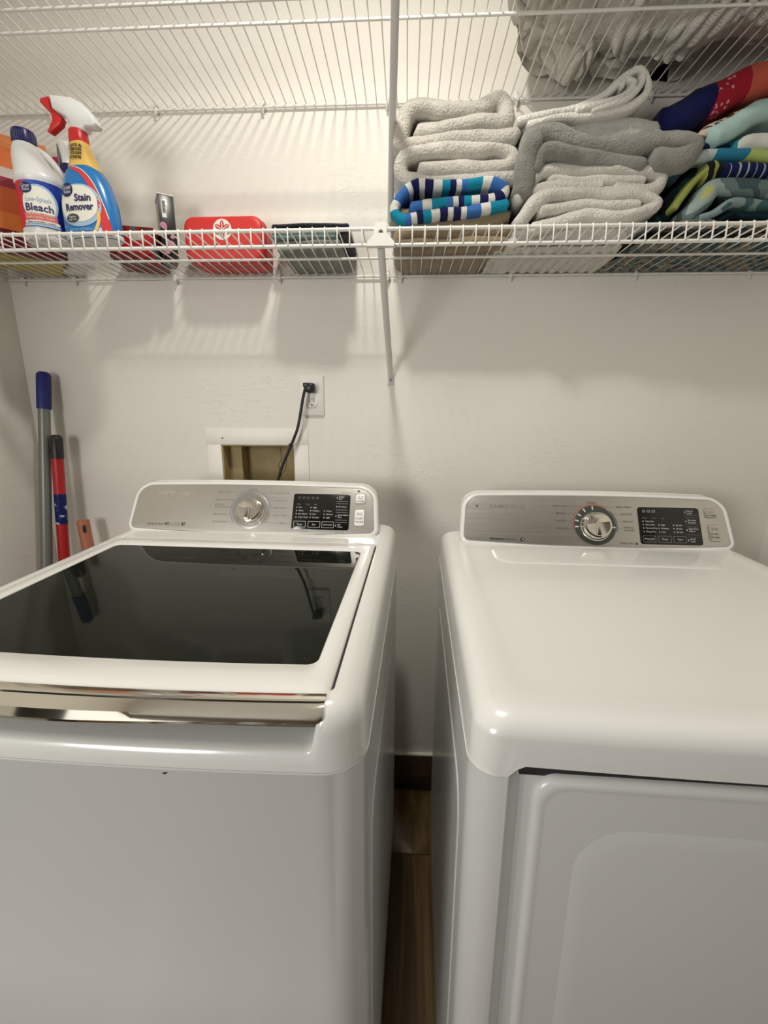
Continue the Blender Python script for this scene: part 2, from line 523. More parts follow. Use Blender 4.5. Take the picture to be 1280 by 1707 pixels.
# skirting
bb = tag(MB().box(XL, XR, -.012, 0, 0, .139, .001).done('baseboard_back', M['base'], sharp=30), kind='structure')
MB().box(XL, XR, -.013, 0, .139, .1455, .001).done('caulk_line', M['caulk'], bb, sharp=30)
tag(MB().box(XL, XL + .012, -1.55, -.013, 0, .139, .001).done('baseboard_left', M['base'], sharp=30), kind='structure')
tag(MB().box(XR - .012, XR, -1.55, -.013, 0, .139, .001).done('baseboard_right', M['base'], sharp=30), kind='structure')

# recessed supply box in the wall: flange, lining
fx0, fx1, fz1, fz0 = -.5971, -.2896, 1.248, .985
fr = MB()
for (a, b, c, d) in ((fx0, fx1, HZ1, fz1), (fx0, fx1, fz0, HZ0), (fx0, HX0, HZ0, HZ1), (HX1, fx1, HZ0, HZ1)):
    fr.box(a, b, -.0035, .0, c, d, .0006)
tr = tag(fr.done('trim_1', M['trim'], sharp=30), kind='structure')
MB().tube([(-.547, -.0045, 1.2215), (-.547, -.003, 1.2215)], .0022, 10).done('nail_hole', M['black'], tr)
lin = MB()
lin.box(HX0, HX0 + .004, .0, .128, HZ0, HZ1); lin.box(HX1 - .004, HX1, .0, .128, HZ0, HZ1)
lin.box(HX0 + .004, HX1 - .004, .0, .128, HZ1 - .004, HZ1); lin.box(HX0 + .004, HX1 - .004, .0, .128, HZ0, HZ0 + .004)
lin.box(HX0 + .004, HX1 - .004, .085, .128, HZ0 + .004, HZ1 - .004)
lin.box(HX0 + .004, HX0 + .045, .04, .085, HZ0 + .004, HZ1 - .004)
lin.done('recess_lining', M['recess'], tr, smooth=False)
cr = MB()
for pth in (((-.405, 1.06), (-.40, 1.10), (-.408, 1.13), (-.396, 1.155), (-.40, 1.19)), ((-.40, 1.10), (-.385, 1.12), (-.38, 1.15))):
    cr.tube([(x, .0845, z) for x, z in pth], .0012, 5)
cr.done('board_crack', mat('board_grain', (.22, .15, .06), .9), tr)

# outlet plate
ot = empty('wall_outlet', (-.2735, 0, 1.2895), 0, 'white duplex outlet plate on the wall, black plug in its upper socket', 'outlet')
def at0(mb, root): return xform(mb, lambda p: p - root.location)
at0(MB().box(-.3085, -.2385, -.0055, -.0003, 1.2875, 1.4005, .002), ot).done('cover_plate', M['plate'], ot, sharp=50)
for zc in (1.3635, 1.3245):
    L = []
    for dy, ins in ((-.0050, 0), (-.0072, 0), (-.0080, .0008)):
        pts = rrect(-.2735 - .0165 + ins, -.2735 + .0165 - ins, zc - .0135 + ins, zc + .0135 - ins, .009, 6)
        L.append([(x, dy, z) for x, z in pts])
    rc = at0(MB().loft(L), ot).done('receptacle', M['plate'], ot)
    sl = MB()
    sl.box(-.2735 - .0075, -.2735 - .0055, -.0084, -.0078, zc + .0005, zc + .0085); sl.box(-.2735 + .0055, -.2735 + .0073, -.0084, -.0078, zc + .0015, zc + .0080)
    sl.tube([(-.2735, -.0084, zc - .0065), (-.2735, -.0078, zc - .0065)], .0026, 10)
    at0(sl, ot).done('slots', M['black'], rc, smooth=False)
at0(MB().tube([(-.2735, -.0068, 1.344), (-.2735, -.0052, 1.344)], .0028, 12), ot).done('screw', M['plate'], ot)

# plug and cord
pc = empty('power_cord', (-.2735, -.03, 1.35), 0, 'black power cord with angled plug running from the outlet down behind the washer', 'cord')
pb = MB()
L = []
for y, ins in ((-.0085, .001), (-.012, 0), (-.028, 0), (-.034, .002), (-.036, .005)):
    L.append([(x, y, z) for x, z in rrect(-.2865 + ins, -.2600 - ins, 1.3515 + ins, 1.3785 - ins, .008, 5)])
pb.loft(L)
pb.box(-.292, -.272, -.036, -.018, 1.366, 1.379, .003)
at0(pb, pc).done('plug', M['black'], pc)
cp = [(-.284, -.028, 1.371), (-.2895, -.030, 1.352), (-.2945, -.033, 1.3296), (-.300, -.035, 1.300), (-.3105, -.034, 1.2558), (-.3238, -.031, 1.2242), (-.345, -.024, 1.182), (-.3632, -.020, 1.1462), (-.378, -.018, 1.108), (-.388, -.02, 1.07), (-.40, -.03, .98), (-.42, -.05, .8), (-.45, -.06, .5)]
sp = []
for k in range(len(cp) - 1):
    p0 = Vector(cp[max(k - 1, 0)]); p1 = Vector(cp[k]); p2 = Vector(cp[k + 1]); p3 = Vector(cp[min(k + 2, len(cp) - 1)])
    for q in range(5):
        t = q / 5
        sp.append(.5 * ((2 * p1) + (p2 - p0) * t + (2 * p0 - 5 * p1 + 4 * p2 - p3) * t * t + (3 * p1 - p0 - 3 * p2 + p3) * t ** 3))
sp.append(Vector(cp[-1]))
at0(MB().tube(sp, .0042, 10), pc).done('cord', M['rubber'], pc)
at0(MB().tube([(-.3335, -.029, 1.206), (-.3355, -.028, 1.2025), (-.337, -.028, 1.199)], .0062, 10), pc).done('cord_tie', M['rubber'], pc)

# ------------------------------------------------------------------ wire shelves
PITCH = .0254


def wire_shelf(label, x0, x1, z, phase, rods, clips, dp=.305, group='white vinyl-coated wire shelves'):
    root = empty('wire_shelf', ((x0 + x1) / 2, -.15, z), 0, label, 'shelf')
    lx = root.location
    RR = .0034
    def rod(y, zz, r=RR, name='rod', a=x0, b=x1):
        MB().tube([(a - lx.x, y - lx.y, zz - z), (b - lx.x, y - lx.y, zz - z)], r, 10).done(name, M['wire'], root)
    rod(-dp, z, .0036, 'front_rail'); rod(-dp, z - .0295, .0036, 'lower_rail')
    for y in rods: rod(y, z - .0048, .0030, 'cross_rod')
    rod(-.008, z - .004, .0030, 'back_rail')
    i0 = math.ceil((x0 + .002 - phase) / PITCH); i1 = math.floor((x1 - .002 - phase) / PITCH)
    wr = .00155
    mb = MB().tube([(0, -.005, 0), (0, -.150, 0.0), (0, -dp + .004, .0008), (0, -dp - .0025, .0006), (0, -dp - .0045, -.004), (0, -dp - .0045, -.030), (0, -dp - .003, -.032)], wr, 6)
    me = None
    for i in range(i0, i1 + 1):
        x = phase + PITCH * i
        if me is None:
            o = mb.done('wire', M['wire'], root); me = o.data
        else:
            o = bpy.data.objects.new('wire', me); link(o, root)
        o.location = (x - lx.x, -lx.y, .0028)
    cm = MB()
    cm.box(-.005, .005, -.0145, -.0015, -.010, .004, .002)
    cm.box(-.0035, .0035, -.006, -.0015, .003, .016, .0015)
    cm.tube([(0, -.010, -.008), (0, -.013, -.014), (0, -.009, -.018)], .0028, 8)
    me = None
    for x in clips:
        if me is None: o = cm.done('wall_clip', M['clip'], root); me = o.data
        else: o = bpy.data.objects.new('wall_clip', me); link(o, root)
        o.location = (x - lx.x, -lx.y, 0)
    return root


SZ, UZ = 1.6595, 2.0523
wire_shelf('lower left white wire shelf holding the bottles and red boxes', XL + .004, -.0475, SZ, -.8571, [-.150], [-1.08, -.93, -.642, -.352, -.056])
wire_shelf('lower right white wire shelf under the stacks of towels and clothes', -.0425, XR - .004, SZ, -.8571, [-.152], [-.0209, .2708, .5945, .8808])
wire_shelf('upper white wire shelf near the ceiling with white bedding on its right end', XL + .004, XR - .004, UZ, -.7469, [-.246, -.296], [-.93, -.651, -.3737, -.06, .2583, .58, .88], dp=.405)


def brace(x, xf, z, label, dp=.305):
    clip = True
    root = empty('shelf_brace', (x, 0, z - .29), 0, label, 'bracket', 'diagonal shelf braces')
    b = root.location
    top = Vector((xf, -dp + .005, z - .034)); ft = Vector((x, -.006, z - .262))
    n = 14
    d = (ft - top)
    MB().tube([top - b, top + d * .5 - b, ft - b], .0078, 14).done('tube', M['brace'], root)
    # flattened foot plate
    fp = []
    for y, ins in ((-.0008, 0), (-.003, 0), (-.0042, .0012)):
        fp.append([(px - b.x, y - b.y, pz - b.z) for px, pz in rrect(x - .0095 + ins, x + .0095 - ins, z - .285 + ins, z - .252 - ins, .003, 4)])
    MB().loft(fp).done('foot_plate', M['brace'], root)
    MB().tube([(0, -.0065, z - .272 - b.z), (0, -.0040, z - .272 - b.z)], .0030, 12).done('foot_screw', M['screw'], root)
    # front saddle clip: tongue and flared skirt
    prof = [(.0125, .0085), (.0125, -.008), (.0135, -.013), (.0260, -.0245), (.0285, -.0270), (.0285, -.0345)]
    L = []
    yc = -dp - .0065
    loop = [(-prof[0][0] + .003, prof[0][1] + .002)] + [(-a, c) for a, c in prof] + [(a, c) for a, c in reversed(prof)] + [(prof[0][0] - .003, prof[0][1] + .002)]
    for dy, s in ((.012, 1.0), (.001, 1.0), (-.0015, .96)):
        L.append([(xf - b.x + q * s, yc + dy - b.y - (0.004 if c < -.012 else 0), z + c * (s if c > 0 else 1) - b.z) for q, c in loop])
    if clip:
        sd = MB().loft(L).done('saddle_clip', M['clip'], root, sharp=35)
        MB().tube([(xf - b.x, yc - .0035 - b.y, z - .009 - b.z), (xf - b.x, yc - .0012 - b.y, z - .009 - b.z)], .0046, 14).done('screw', M['screw'], sd)
    return root


brace(-.0462, -.0570, SZ, 'white diagonal brace under the joint of the lower shelves, foot screwed to wall')
brace(-.0500, -.028, UZ, 'white diagonal brace of the upper shelf running down beside the cream towels', dp=.405)

# ------------------------------------------------------------------ broom and mop handles in the corner
def pole(name, label, cat, p0, p1, secs):
    """p0 top, p1 a lower point that sets the lean; runs on to the floor; secs = (t0, t1, r, material, part)"""
    p0 = Vector(p0); p1 = Vector(p1); d = p1 - p0; k = p0.z / -d.z; p2 = p0 + d * k
    L = (p2 - p0).length; u = (p2 - p0) / L
    root = empty(name, p2, 0, label, cat)
    for (a, b, r, m, nm, rnd) in secs:
        b = min(b, L - .004)
        pts = []; rs = []
        if rnd:
            for t, q in ((0, .55), (.003, .8), (.009, 1.0)): pts.append(p0 + u * (a + t) - p2); rs.append(r * q)
        else: pts.append(p0 + u * a - p2); rs.append(r)
        pts.append(p0 + u * b - p2); rs.append(r)
        n = 18; mb = MB(); e1 = u.orthogonal().normalized(); e2 = u.cross(e1)
        mb.loft([[p + (e1 * math.cos(2 * PI * i / n) + e2 * math.sin(2 * PI * i / n)) * q for i in range(n)] for p, q in zip(pts, rs)])
        mb.done(nm, m, root)
    return root


r = pole('mop_handle', 'tall grey metal pole with a blue end grip leaning in the left corner', 'mop', (-1.043, -.035, 1.407), (-1.0626, -.118, .849),
     [(0, .105, .0180, M['bluegrip'], 'grip', 1), (.105, 9, .0150, M['polegrey'], 'pole', 0)])
MB().box(.0, .14, -.06, .04, .0, .05, .01).done('mop_head', T_['greycloth'], r)
r = pole('broom_handle', 'shorter red pole with black tip and blue sticker beside the grey pole', 'broom', (-1.012, -.065, 1.2305), (-1.032, -.085, .866),
     [(0, .068, .0165, M['black'], 'end_cap', 1), (.068, .172, .0150, M['redpole'], 'pole', 0), (.172, .262, .0155, M['sticker'], 'sticker', 0), (.262, 9, .0150, M['redpole'], 'pole', 0)])
MB().box(-.02, .16, -.06, .0, .0, .11, .01).done('broom_head', M['redpole'], r)
r = pole('scraper_handle', 'short terracotta hollow plastic handle right of the red pole', 'tool handle', (-.967, -.07, .978), (-.958, -.075, .85),
     [(0, 9, .0165, M['copper'], 'pole', 0)])
MB().box(-.0590, -.0525, .0195, .026, .945, .966, .001).done('hang_slot', M['black'], r)

# folded cloth centre lines, metres (x, z)
P_ = {
'blue': [[(0.2093, 1.7433), (0.1415, 1.7346), (0.0761, 1.7304), (0.0234, 1.7229), (-0.0151, 1.72), (-0.0326, 1.7385), (-0.0204, 1.7657), (0.0154, 1.7858), (0.0611, 1.785), (0.1259, 1.7861), (0.1743, 1.7869), (0.2055, 1.771), (0.1872, 1.7552), (0.1274, 1.7551), (0.0623, 1.7487), (0.0098, 1.7408)]] ,
'cream_low': [[(0.2217, 1.7973), (0.1384, 1.796), (0.0607, 1.7964), (-0.0077, 1.7988), (-0.0192, 1.8245), (-0.0001, 1.8448), (0.0589, 1.8524), (0.1354, 1.853), (0.1891, 1.8562), (0.2185, 1.8419), (0.2124, 1.8199), (0.163, 1.8153), (0.0923, 1.8167), (0.0278, 1.814)]] ,
'cream_top': [[(0.2194, 1.873), (0.1534, 1.8723), (0.0835, 1.8777), (0.0201, 1.8654), (-0.0152, 1.8607), (-0.0189, 1.8937), (-0.0116, 1.9205), (0.0121, 1.936), (0.069, 1.9282), (0.1256, 1.9236), (0.1593, 1.9349), (0.1834, 1.9448), (0.2031, 1.9285), (0.1987, 1.9021), (0.1518, 1.9016), (0.0827, 1.8994), (0.0226, 1.8938)]] ,
'brown_top': [[(-0.0163, 1.6963), (-0.03, 1.7116), (-0.0097, 1.7143), (0.0442, 1.7154), (0.1112, 1.7186), (0.1706, 1.7296), (0.2095, 1.7408)], [(-0.0161, 1.681), (0.0518, 1.6862), (0.1326, 1.6912), (0.2148, 1.7111)]] ,
'brown_low': [[(0.2149, 1.6598), (0.1138, 1.6598), (-0.0089, 1.6594), (-0.0228, 1.6719), (-0.0025, 1.6839), (0.1126, 1.6854), (0.2197, 1.687)]] ,
'white_low': [[(0.2746, 1.6945), (0.3381, 1.7094), (0.389, 1.7144), (0.4531, 1.7117), (0.512, 1.7224), (0.5236, 1.7382), (0.4921, 1.7529), (0.4222, 1.7581), (0.3589, 1.758), (0.2986, 1.7545), (0.2647, 1.7367), (0.2421, 1.7108)], [(0.2848, 1.7277), (0.3612, 1.7351), (0.4379, 1.7327), (0.4853, 1.7331)]] ,
'white_up': [[(0.2372, 1.7601), (0.2638, 1.7881), (0.291, 1.8044), (0.3539, 1.8065), (0.4165, 1.8064), (0.4854, 1.8028), (0.5298, 1.7953), (0.5357, 1.7763), (0.5094, 1.7639), (0.4459, 1.7706)], [(0.3052, 1.7873), (0.3688, 1.7844), (0.4441, 1.7847), (0.4944, 1.7827)], [(0.2689, 1.7653), (0.3318, 1.7744), (0.4079, 1.773)]] ,
'gray': [[(0.2432, 1.7657), (0.2463, 1.808), (0.253, 1.8439), (0.2667, 1.8682), (0.304, 1.87), (0.3486, 1.8582), (0.3995, 1.8462), (0.4494, 1.8425), (0.4853, 1.8498), (0.5213, 1.8544), (0.5702, 1.8533), (0.5853, 1.8342), (0.5576, 1.8157), (0.5205, 1.8175)], [(0.2652, 1.8105), (0.2823, 1.8323), (0.3263, 1.8314), (0.3898, 1.8218), (0.4404, 1.8153), (0.4845, 1.81)]] ,
'label_towel': [[(0.2404, 1.885), (0.2963, 1.8864), (0.3701, 1.8889), (0.443, 1.8925), (0.5166, 1.8876)], [(0.3461, 1.8825), (0.4205, 1.8771), (0.5245, 1.8747)]] ,
'twist': [[(0.2275, 1.8906), (0.2949, 1.9014), (0.349, 1.9144), (0.3955, 1.9341), (0.4283, 1.9617), (0.4592, 1.9772), (0.4802, 1.9577), (0.481, 1.9345), (0.4464, 1.9135), (0.3809, 1.9014), (0.3199, 1.8976), (0.2469, 1.8821)], [(0.3434, 1.9087), (0.4032, 1.9198), (0.4435, 1.9365), (0.4513, 1.9508), (0.4347, 1.9584), (0.4265, 1.9473)], [(0.3742, 1.9069), (0.4334, 1.9212), (0.4637, 1.9427), (0.467, 1.9632)]] ,
'white_under': [[(0.2316, 1.6443), (0.2104, 1.657), (0.2493, 1.6811), (0.3224, 1.6862), (0.4154, 1.6849), (0.4802, 1.6931)], [(0.2321, 1.6381), (0.3258, 1.6494), (0.4195, 1.6483), (0.4712, 1.66)], [(0.2417, 1.6933), (0.3211, 1.7013), (0.4134, 1.703), (0.5171, 1.7104)]] ,
'C1': [[(0.5512, 1.9017), (0.5855, 1.9155), (0.6257, 1.9411), (0.672, 1.9589), (0.7231, 1.9763), (0.775, 1.9865), (0.8541, 1.9912)]] ,
'C2': [[(0.6336, 1.8626), (0.6648, 1.8768), (0.6948, 1.8958), (0.7253, 1.9096), (0.7768, 1.9132), (0.8716, 1.9156)]] ,
'C3': [[(0.6113, 1.866), (0.6283, 1.8832), (0.6574, 1.8949), (0.689, 1.9065)]] ,
'C4': [[(0.6824, 1.8415), (0.7088, 1.851), (0.7474, 1.8539), (0.8031, 1.8539), (0.8863, 1.852)]] ,
'C5': [[(0.606, 1.8458), (0.6425, 1.8501), (0.6821, 1.8518), (0.7282, 1.8483)]] ,
'C6': [[(0.557, 1.7878), (0.5795, 1.8107), (0.6002, 1.8243), (0.628, 1.8288), (0.685, 1.8276), (0.7537, 1.8224), (0.8945, 1.817)]] ,
'C7': [[(0.5687, 1.7296), (0.5927, 1.7637), (0.6168, 1.7932), (0.635, 1.8044), (0.6555, 1.8015), (0.7015, 1.7993), (0.7871, 1.7963), (0.9004, 1.7916)]] ,
'C8': [[(0.6032, 1.7157), (0.6232, 1.7368), (0.6367, 1.7603), (0.6527, 1.7678), (0.7078, 1.7656), (0.794, 1.7627), (0.9075, 1.7607)]] ,
'C9': [[(0.6108, 1.7048), (0.6443, 1.7151), (0.6756, 1.7359), (0.7134, 1.7353), (0.8015, 1.7259), (0.9166, 1.7214)]] ,
'C10': [[(0.6678, 1.7024), (0.6886, 1.7183), (0.7234, 1.7205), (0.8122, 1.7138), (0.9288, 1.7093)]] ,
'C11': [[(0.5246, 1.6698), (0.5699, 1.6828), (0.6278, 1.6873), (0.7441, 1.6857), (0.9161, 1.6832)]] ,
'C13': [[(0.5098, 1.6575), (0.5839, 1.6678), (0.7033, 1.669), (0.9382, 1.6686)]] ,
'C12': [[(0.5414, 1.7034), (0.5724, 1.7418), (0.5967, 1.7795), (0.6155, 1.8113)]] ,
'C14': [[(0.5633, 1.7392), (0.5947, 1.7847), (0.6209, 1.8181), (0.6414, 1.8455)]] ,
}

# ------------------------------------------------------------------ towels
G1 = 'folded towels on the lower right shelf'
zt = SZ + .0046


def lift(paths, dz): return [[(x, z + dz) for x, z in p] for p in paths]


cloth('folded_towel', lift(P_['brown_low'], .016), .028, -.185, -.012, T_['brown'], 'brown towel at the very bottom of the left towel stack', group=G1, zmin=zt, seed=1, sagz=.0060, dense=True)
cloth('folded_towel', lift(P_['brown_top'], .020), [.030, .030], -.185, -.012, T_['brown'], 'brown towel directly under the blue striped towel', group=G1, zmin=SZ + .02, seed=2)
cloth('folded_towel', P_['blue'], .0215, -.205, -.015, T_['stripe'], 'blue, white and navy striped beach towel in the left stack', group=G1, seed=3, amp=.0025)
cloth('folded_towel', P_['cream_low'], .032, -.202, -.012, T_['cream2'], 'cream towel directly on top of the blue striped towel', group=G1, seed=4)
cloth('folded_towel', P_['cream_top'], .035, -.200, -.012, T_['cream'], 'topmost cream towel of the left stack', group=G1, seed=5)
cloth('folded_towel', lift(P_['white_under'], .001), [.034, .034, .034], -.178, -.012, T_['white'], 'crumpled white towel at the bottom of the middle stack, lying on the wires', group=G1, zmin=zt, seed=6, amp=.006, sagz=.0085, dense=True)
cloth('folded_towel', P_['white_low'], [.029, .020], -.215, -.012, T_['white'], 'lower thick white towel seen just above the shelf rail in the middle stack', group=G1, seed=7)
cloth('folded_towel', P_['white_up'], [.029, .022, .028], -.208, -.012, T_['white'], 'white towel directly under the grey towel', group=G1, seed=8)
cloth('folded_towel', P_['gray'], [.044, .034], -.218, -.012, T_['grey'], 'thick grey towel in the middle stack', group=G1, seed=9, amp=.005)
lt = cloth('folded_towel', P_['label_towel'], [.032, .026], -.190, -.012, T_['label'], 'light grey towel with four black bars on top of the grey towel', group=G1, seed=10)
wv = MB()
for i in range(4):
    wv.box(.289 + i * .0098, .2955 + i * .0098, -.1935, -.188, 1.8895, 1.9025, .0008)
wv.v = [(Vector(v) - lt.location)[:] for v in wv.v]
wv.done('woven_bars', M['ink'], lt, smooth=False)
cloth('folded_towel', P_['twist'], [.0145, .013, .012], -.215, -.03, T_['bright'], 'bright white towel curled up on top of the middle stack', group=G1, seed=11, amp=.0022)

# clothes stack on the right
G2 = 'folded clothes on the right end of the lower shelf'
c_navy = pattern_mat('navy_red_coral_print', [(0, (.005, .007, .060)), (.50, (.34, .010, .025)), (.74, (.50, .10, .06))], 'x', 4.0, warp=.03, off=(.185, 0, 0))
nt = c_navy.node_tree; b = nt.nodes['Principled BSDF']; old = b.inputs['Base Color'].links[0].from_socket
fac = old.node.inputs[0].links[0].from_socket
tc = nt.nodes.new('ShaderNodeTexCoord'); vo = nt.nodes.new('ShaderNodeTexVoronoi'); vo.inputs['Scale'].default_value = 95
nt.links.new(tc.outputs['Object'], vo.inputs['Vector'])
lt_ = nt.nodes.new('ShaderNodeMath'); lt_.operation = 'LESS_THAN'; lt_.inputs[1].default_value = .32; nt.links.new(vo.outputs['Distance'], lt_.inputs[0])
g1 = nt.nodes.new('ShaderNodeMath'); g1.operation = 'GREATER_THAN'; g1.inputs[1].default_value = .50; nt.links.new(fac, g1.inputs[0])
g2 = nt.nodes.new('ShaderNodeMath'); g2.operation = 'LESS_THAN'; g2.inputs[1].default_value = .63; nt.links.new(fac, g2.inputs[0])
m1 = nt.nodes.new('ShaderNodeMath'); m1.operation = 'MULTIPLY'; nt.links.new(g1.outputs[0], m1.inputs[0]); nt.links.new(g2.outputs[0], m1.inputs[1])
m2 = nt.nodes.new('ShaderNodeMath'); m2.operation = 'MULTIPLY'; nt.links.new(m1.outputs[0], m2.inputs[0]); nt.links.new(lt_.outputs[0], m2.inputs[1])
mx = nt.nodes.new('ShaderNodeMix'); mx.data_type = 'RGBA'; mx.inputs['B'].default_value = (.62, .28, .34, 1)
nt.links.new(m2.outputs[0], mx.inputs['Factor']); nt.links.new(old, mx.inputs['A']); nt.links.new(mx.outputs['Result'], b.inputs['Base Color'])
c_aqua = pattern_mat('pale_aqua_cloth', [(0, (.33, .50, .49)), (.62, (.42, .58, .55)), (1, (.5, .62, .58))], 'noise', 5, const=False)
c_print = pattern_mat('small_warm_print', [(0, (.10, .03, .02)), (.42, (.55, .50, .40)), (.55, (.45, .12, .06)), (.62, (.02, .12, .16))], 'noise', 26, warp=1.5)
c_white = pattern_mat('white_teal_orange_print', [(0, (.02, .20, .24)), (.43, (.62, .63, .58)), (.60, (.60, .28, .08)), (.64, (.62, .63, .58))], 'noise', 11, warp=1)
c_dnavy = pattern_mat('dark_navy_cloth', [(0, (.005, .012, .045)), (.54, (.01, .07, .14)), (.64, (.2, .34, .38))], 'noise', 15, warp=1)
c_bwg = pattern_mat('blue_white_lime_print', [(0, (.012, .035, .055)), (.30, (.40, .46, .46)), (.44, (.02, .17, .28)), (.62, (.38, .48, .14))], 'x', 3.4, warp=.06, off=(.18, 0, 0))
LIM = (.27, .31, .07); BLK = (.004, .005, .010); NV2 = (.004, .009, .062); LIN = (.33, .36, .36)
st_ = [(0, LIM), (.175, BLK), (.198, LIM), (.212, BLK), (.238, NV2)]
for q in range(11): st_ += [(.262 + q * .033, LIN), (.268 + q * .033, NV2)]
c_stripe = pattern_mat('navy_fine_striped_cloth', st_, 'x', 2.0, warp=.012, off=(.195, 0, 0))
c_leaf = pattern_mat('grey_green_leaf_print', [(0, (.05, .09, .10)), (.44, (.13, .18, .18)), (.56, (.30, .38, .36)), (.68, (.42, .42, .16))], 'noise', 12, warp=.7)
c_pale = pattern_mat('pale_grey_teal_cloth', [(0, (.05, .11, .12)), (.45, (.20, .27, .27)), (.6, (.33, .38, .37))], 'noise', 9, warp=2)
c_dark = pattern_mat('dark_teal_cloth', [(0, (.004, .010, .014)), (.50, (.008, .030, .040)), (.66, (.07, .12, .13))], 'noise', 14, warp=1)
c_multi = pattern_mat('muted_multicolour_cloth', [(0, (.04, .07, .08)), (.42, (.12, .14, .13)), (.54, (.30, .18, .08)), (.60, (.18, .22, .22)), (.7, (.02, .07, .09))], 'noise', 18, warp=2)
XW = XR - .02


def clip_x(paths, xm=XW): return [[(min(x, xm - .004 * (len(p) - i)), z) for i, (x, z) in enumerate(p)] for p in paths]


kw = dict(cat='clothing', group=G2)
cloth('folded_garment', clip_x(P_['C13'], .98), .030, -.19, -.012, c_multi, 'muted grey and orange garment lying on the wires under the colourful clothes', zmin=zt, seed=21, amp=.007, sagz=.007, dense=True, **kw)
cloth('folded_garment', clip_x(P_['C11'], .98), .034, -.215, -.012, c_multi, 'mottled grey-blue garment just behind the shelf rail at the right', zmin=zt + .02, seed=22, amp=.006, **kw)
cloth('folded_garment', clip_x(P_['C10'], .98), .018, -.195, -.02, c_dark, 'black and teal thin garment between two pale grey-teal layers', seed=23, **kw)
cloth('folded_garment', clip_x(P_['C9'], .98), .017, -.215, -.02, c_pale, 'pale grey-teal garment low in the colourful pile', seed=24, **kw)
cloth('folded_garment', clip_x(P_['C8'], .98), .036, -.212, -.02, c_leaf, 'grey-green leaf-print garment below the navy striped one', seed=25, **kw)
C7a = clip_x(P_['C7'])[0]
cloth('folded_garment', [C7a[:4] + [C7a[4]], [(C7a[2][0] + .012, C7a[2][1] - .004)] + C7a[3:]], [.0135, .030], -.210, -.02, c_stripe, 'navy garment with thin white stripes and a lime yellow folded edge', seed=26, amp=.0025, **kw)
cloth('folded_garment', clip_x(P_['C6'], .98), .021, -.208, -.02, c_bwg, 'dark blue, white and lime printed garment on the navy striped one', seed=27, **kw)
cloth('folded_garment', clip_x(P_['C5'], .80), .020, -.195, -.02, c_dnavy, 'small dark navy fold squeezed beside the white and teal garment', seed=28, **kw)
cloth('folded_garment', clip_x(P_['C4'], .98), .034, -.205, -.02, c_white, 'white garment with teal and orange print under the aqua one', seed=29, **kw)
cloth('folded_garment', P_['C3'], .022, -.195, -.02, c_print, 'thin brown, cream and rust printed fold left of the aqua cloth', seed=30, **kw)
cloth('folded_garment', clip_x(P_['C2'], .98), .040, -.208, -.02, c_aqua, 'pale aqua garment below the navy and coral one', seed=31, amp=.005, **kw)
cloth('folded_garment', clip_x(P_['C1'], .98), .062, -.200, -.02, c_navy, 'navy garment with red and coral print on top of the clothes pile', seed=32, amp=.006, **kw)
cloth('folded_garment', P_['C12'], .036, -.170, -.02, c_dark, 'dark teal garment hanging down beside the white towels', seed=33, amp=.006, **kw)
cloth('folded_garment', P_['C14'], .034, -.120, -.012, c_dnavy, 'blue-black garment behind the dark teal one next to the white towels', seed=34, amp=.006, **kw)


# bedding on the upper shelf: it sags between the shelf wires and creases over them
def bedding(label, fx0, fx1, y0, yback, z0, z1, seed, bulge=.009, lift=.035, nx=230, ny=40, m=None):
    """fx0(y), fx1(y): left and right limits; yback(u): rear edge along the width"""
    nz = 12
    V = []; F = []
    def P(u, v, w_):
        a, b, c = 2 * u - 1, 2 * v - 1, 2 * w_ - 1
        def sq(q, o1, o2): return q * math.sqrt(max(0, 1 - .22 * (o1 ** 6 + o2 ** 6)))
        a2, b2, c2 = sq(a, b, c), sq(b, a, c), sq(c, a * .8, b * .8)
        yb = yback(u); y = y0 + (yb - y0) * (b2 + 1) / 2
        xa, xb = fx0(y), fx1(y); x = xa + (xb - xa) * (a2 + 1) / 2
        z = z0 + (z1 - z0) * (c2 + 1) / 2
        n = noise.noise_vector(Vector((x * 9 + seed, y * 8, z * 9)))
        n2 = noise.noise_vector(Vector((x * 24 + seed, y * 18, z * 26)))
        n3 = noise.noise_vector(Vector((x * 60 + seed, y * 45, z * 60)))
        rid = abs(noise.noise(Vector((x * 13 + seed, y * 17, seed)))) ** .7
        if c < -.55 or z < z0 + .012:
            lf = max(0.0, (noise.noise(Vector((x * 8.5 + seed, y * 11, 2.0))) + .12)) * lift * 1.6 + max(0, .16 - rid) * lift * 1.3
            lf += max(0, abs(a) - .93) * .25 + max(0, abs(b) - .90) * .22
            z = z0 + lf + n3.z * .002 - bulge * abs(math.sin(PI * (x + .7469) / .0254)) ** .8 * max(0, 1 - lf / .012)
        else:
            z += n.z * .020 + n2.z * .009
        x += n.x * .016 * abs(a) + n2.x * .007 * abs(a) ** 4; y += (n.y * .022 + n2.y * .012) * abs(b) ** 3
        return (x, min(y, -.008), z)
    idx = {}
    def vid(i, j, k):
        if (i, j, k) not in idx: idx[(i, j, k)] = len(V); V.append(P(i / nx, j / ny, k / nz))
        return idx[(i, j, k)]
    for i in range(nx):
        for j in range(ny):
            for k in (0, nz): F.append((vid(i, j, k), vid(i + 1, j, k), vid(i + 1, j + 1, k), vid(i, j + 1, k)))
        for k in range(nz):
            for j in (0, ny): F.append((vid(i, j, k), vid(i + 1, j, k), vid(i + 1, j, k + 1), vid(i, j, k + 1)))
    for j in range(ny):
        for k in range(nz):
            for i in (0, nx): F.append((vid(i, j, k), vid(i, j + 1, k), vid(i, j + 1, k + 1), vid(i, j, k + 1)))
    o = mesh('folded_bedding', V, F, m or T_['bedding'], sharp=80)
    rebase(o); return tag(o, label, 'bedding', 'white bedding on the upper shelf')


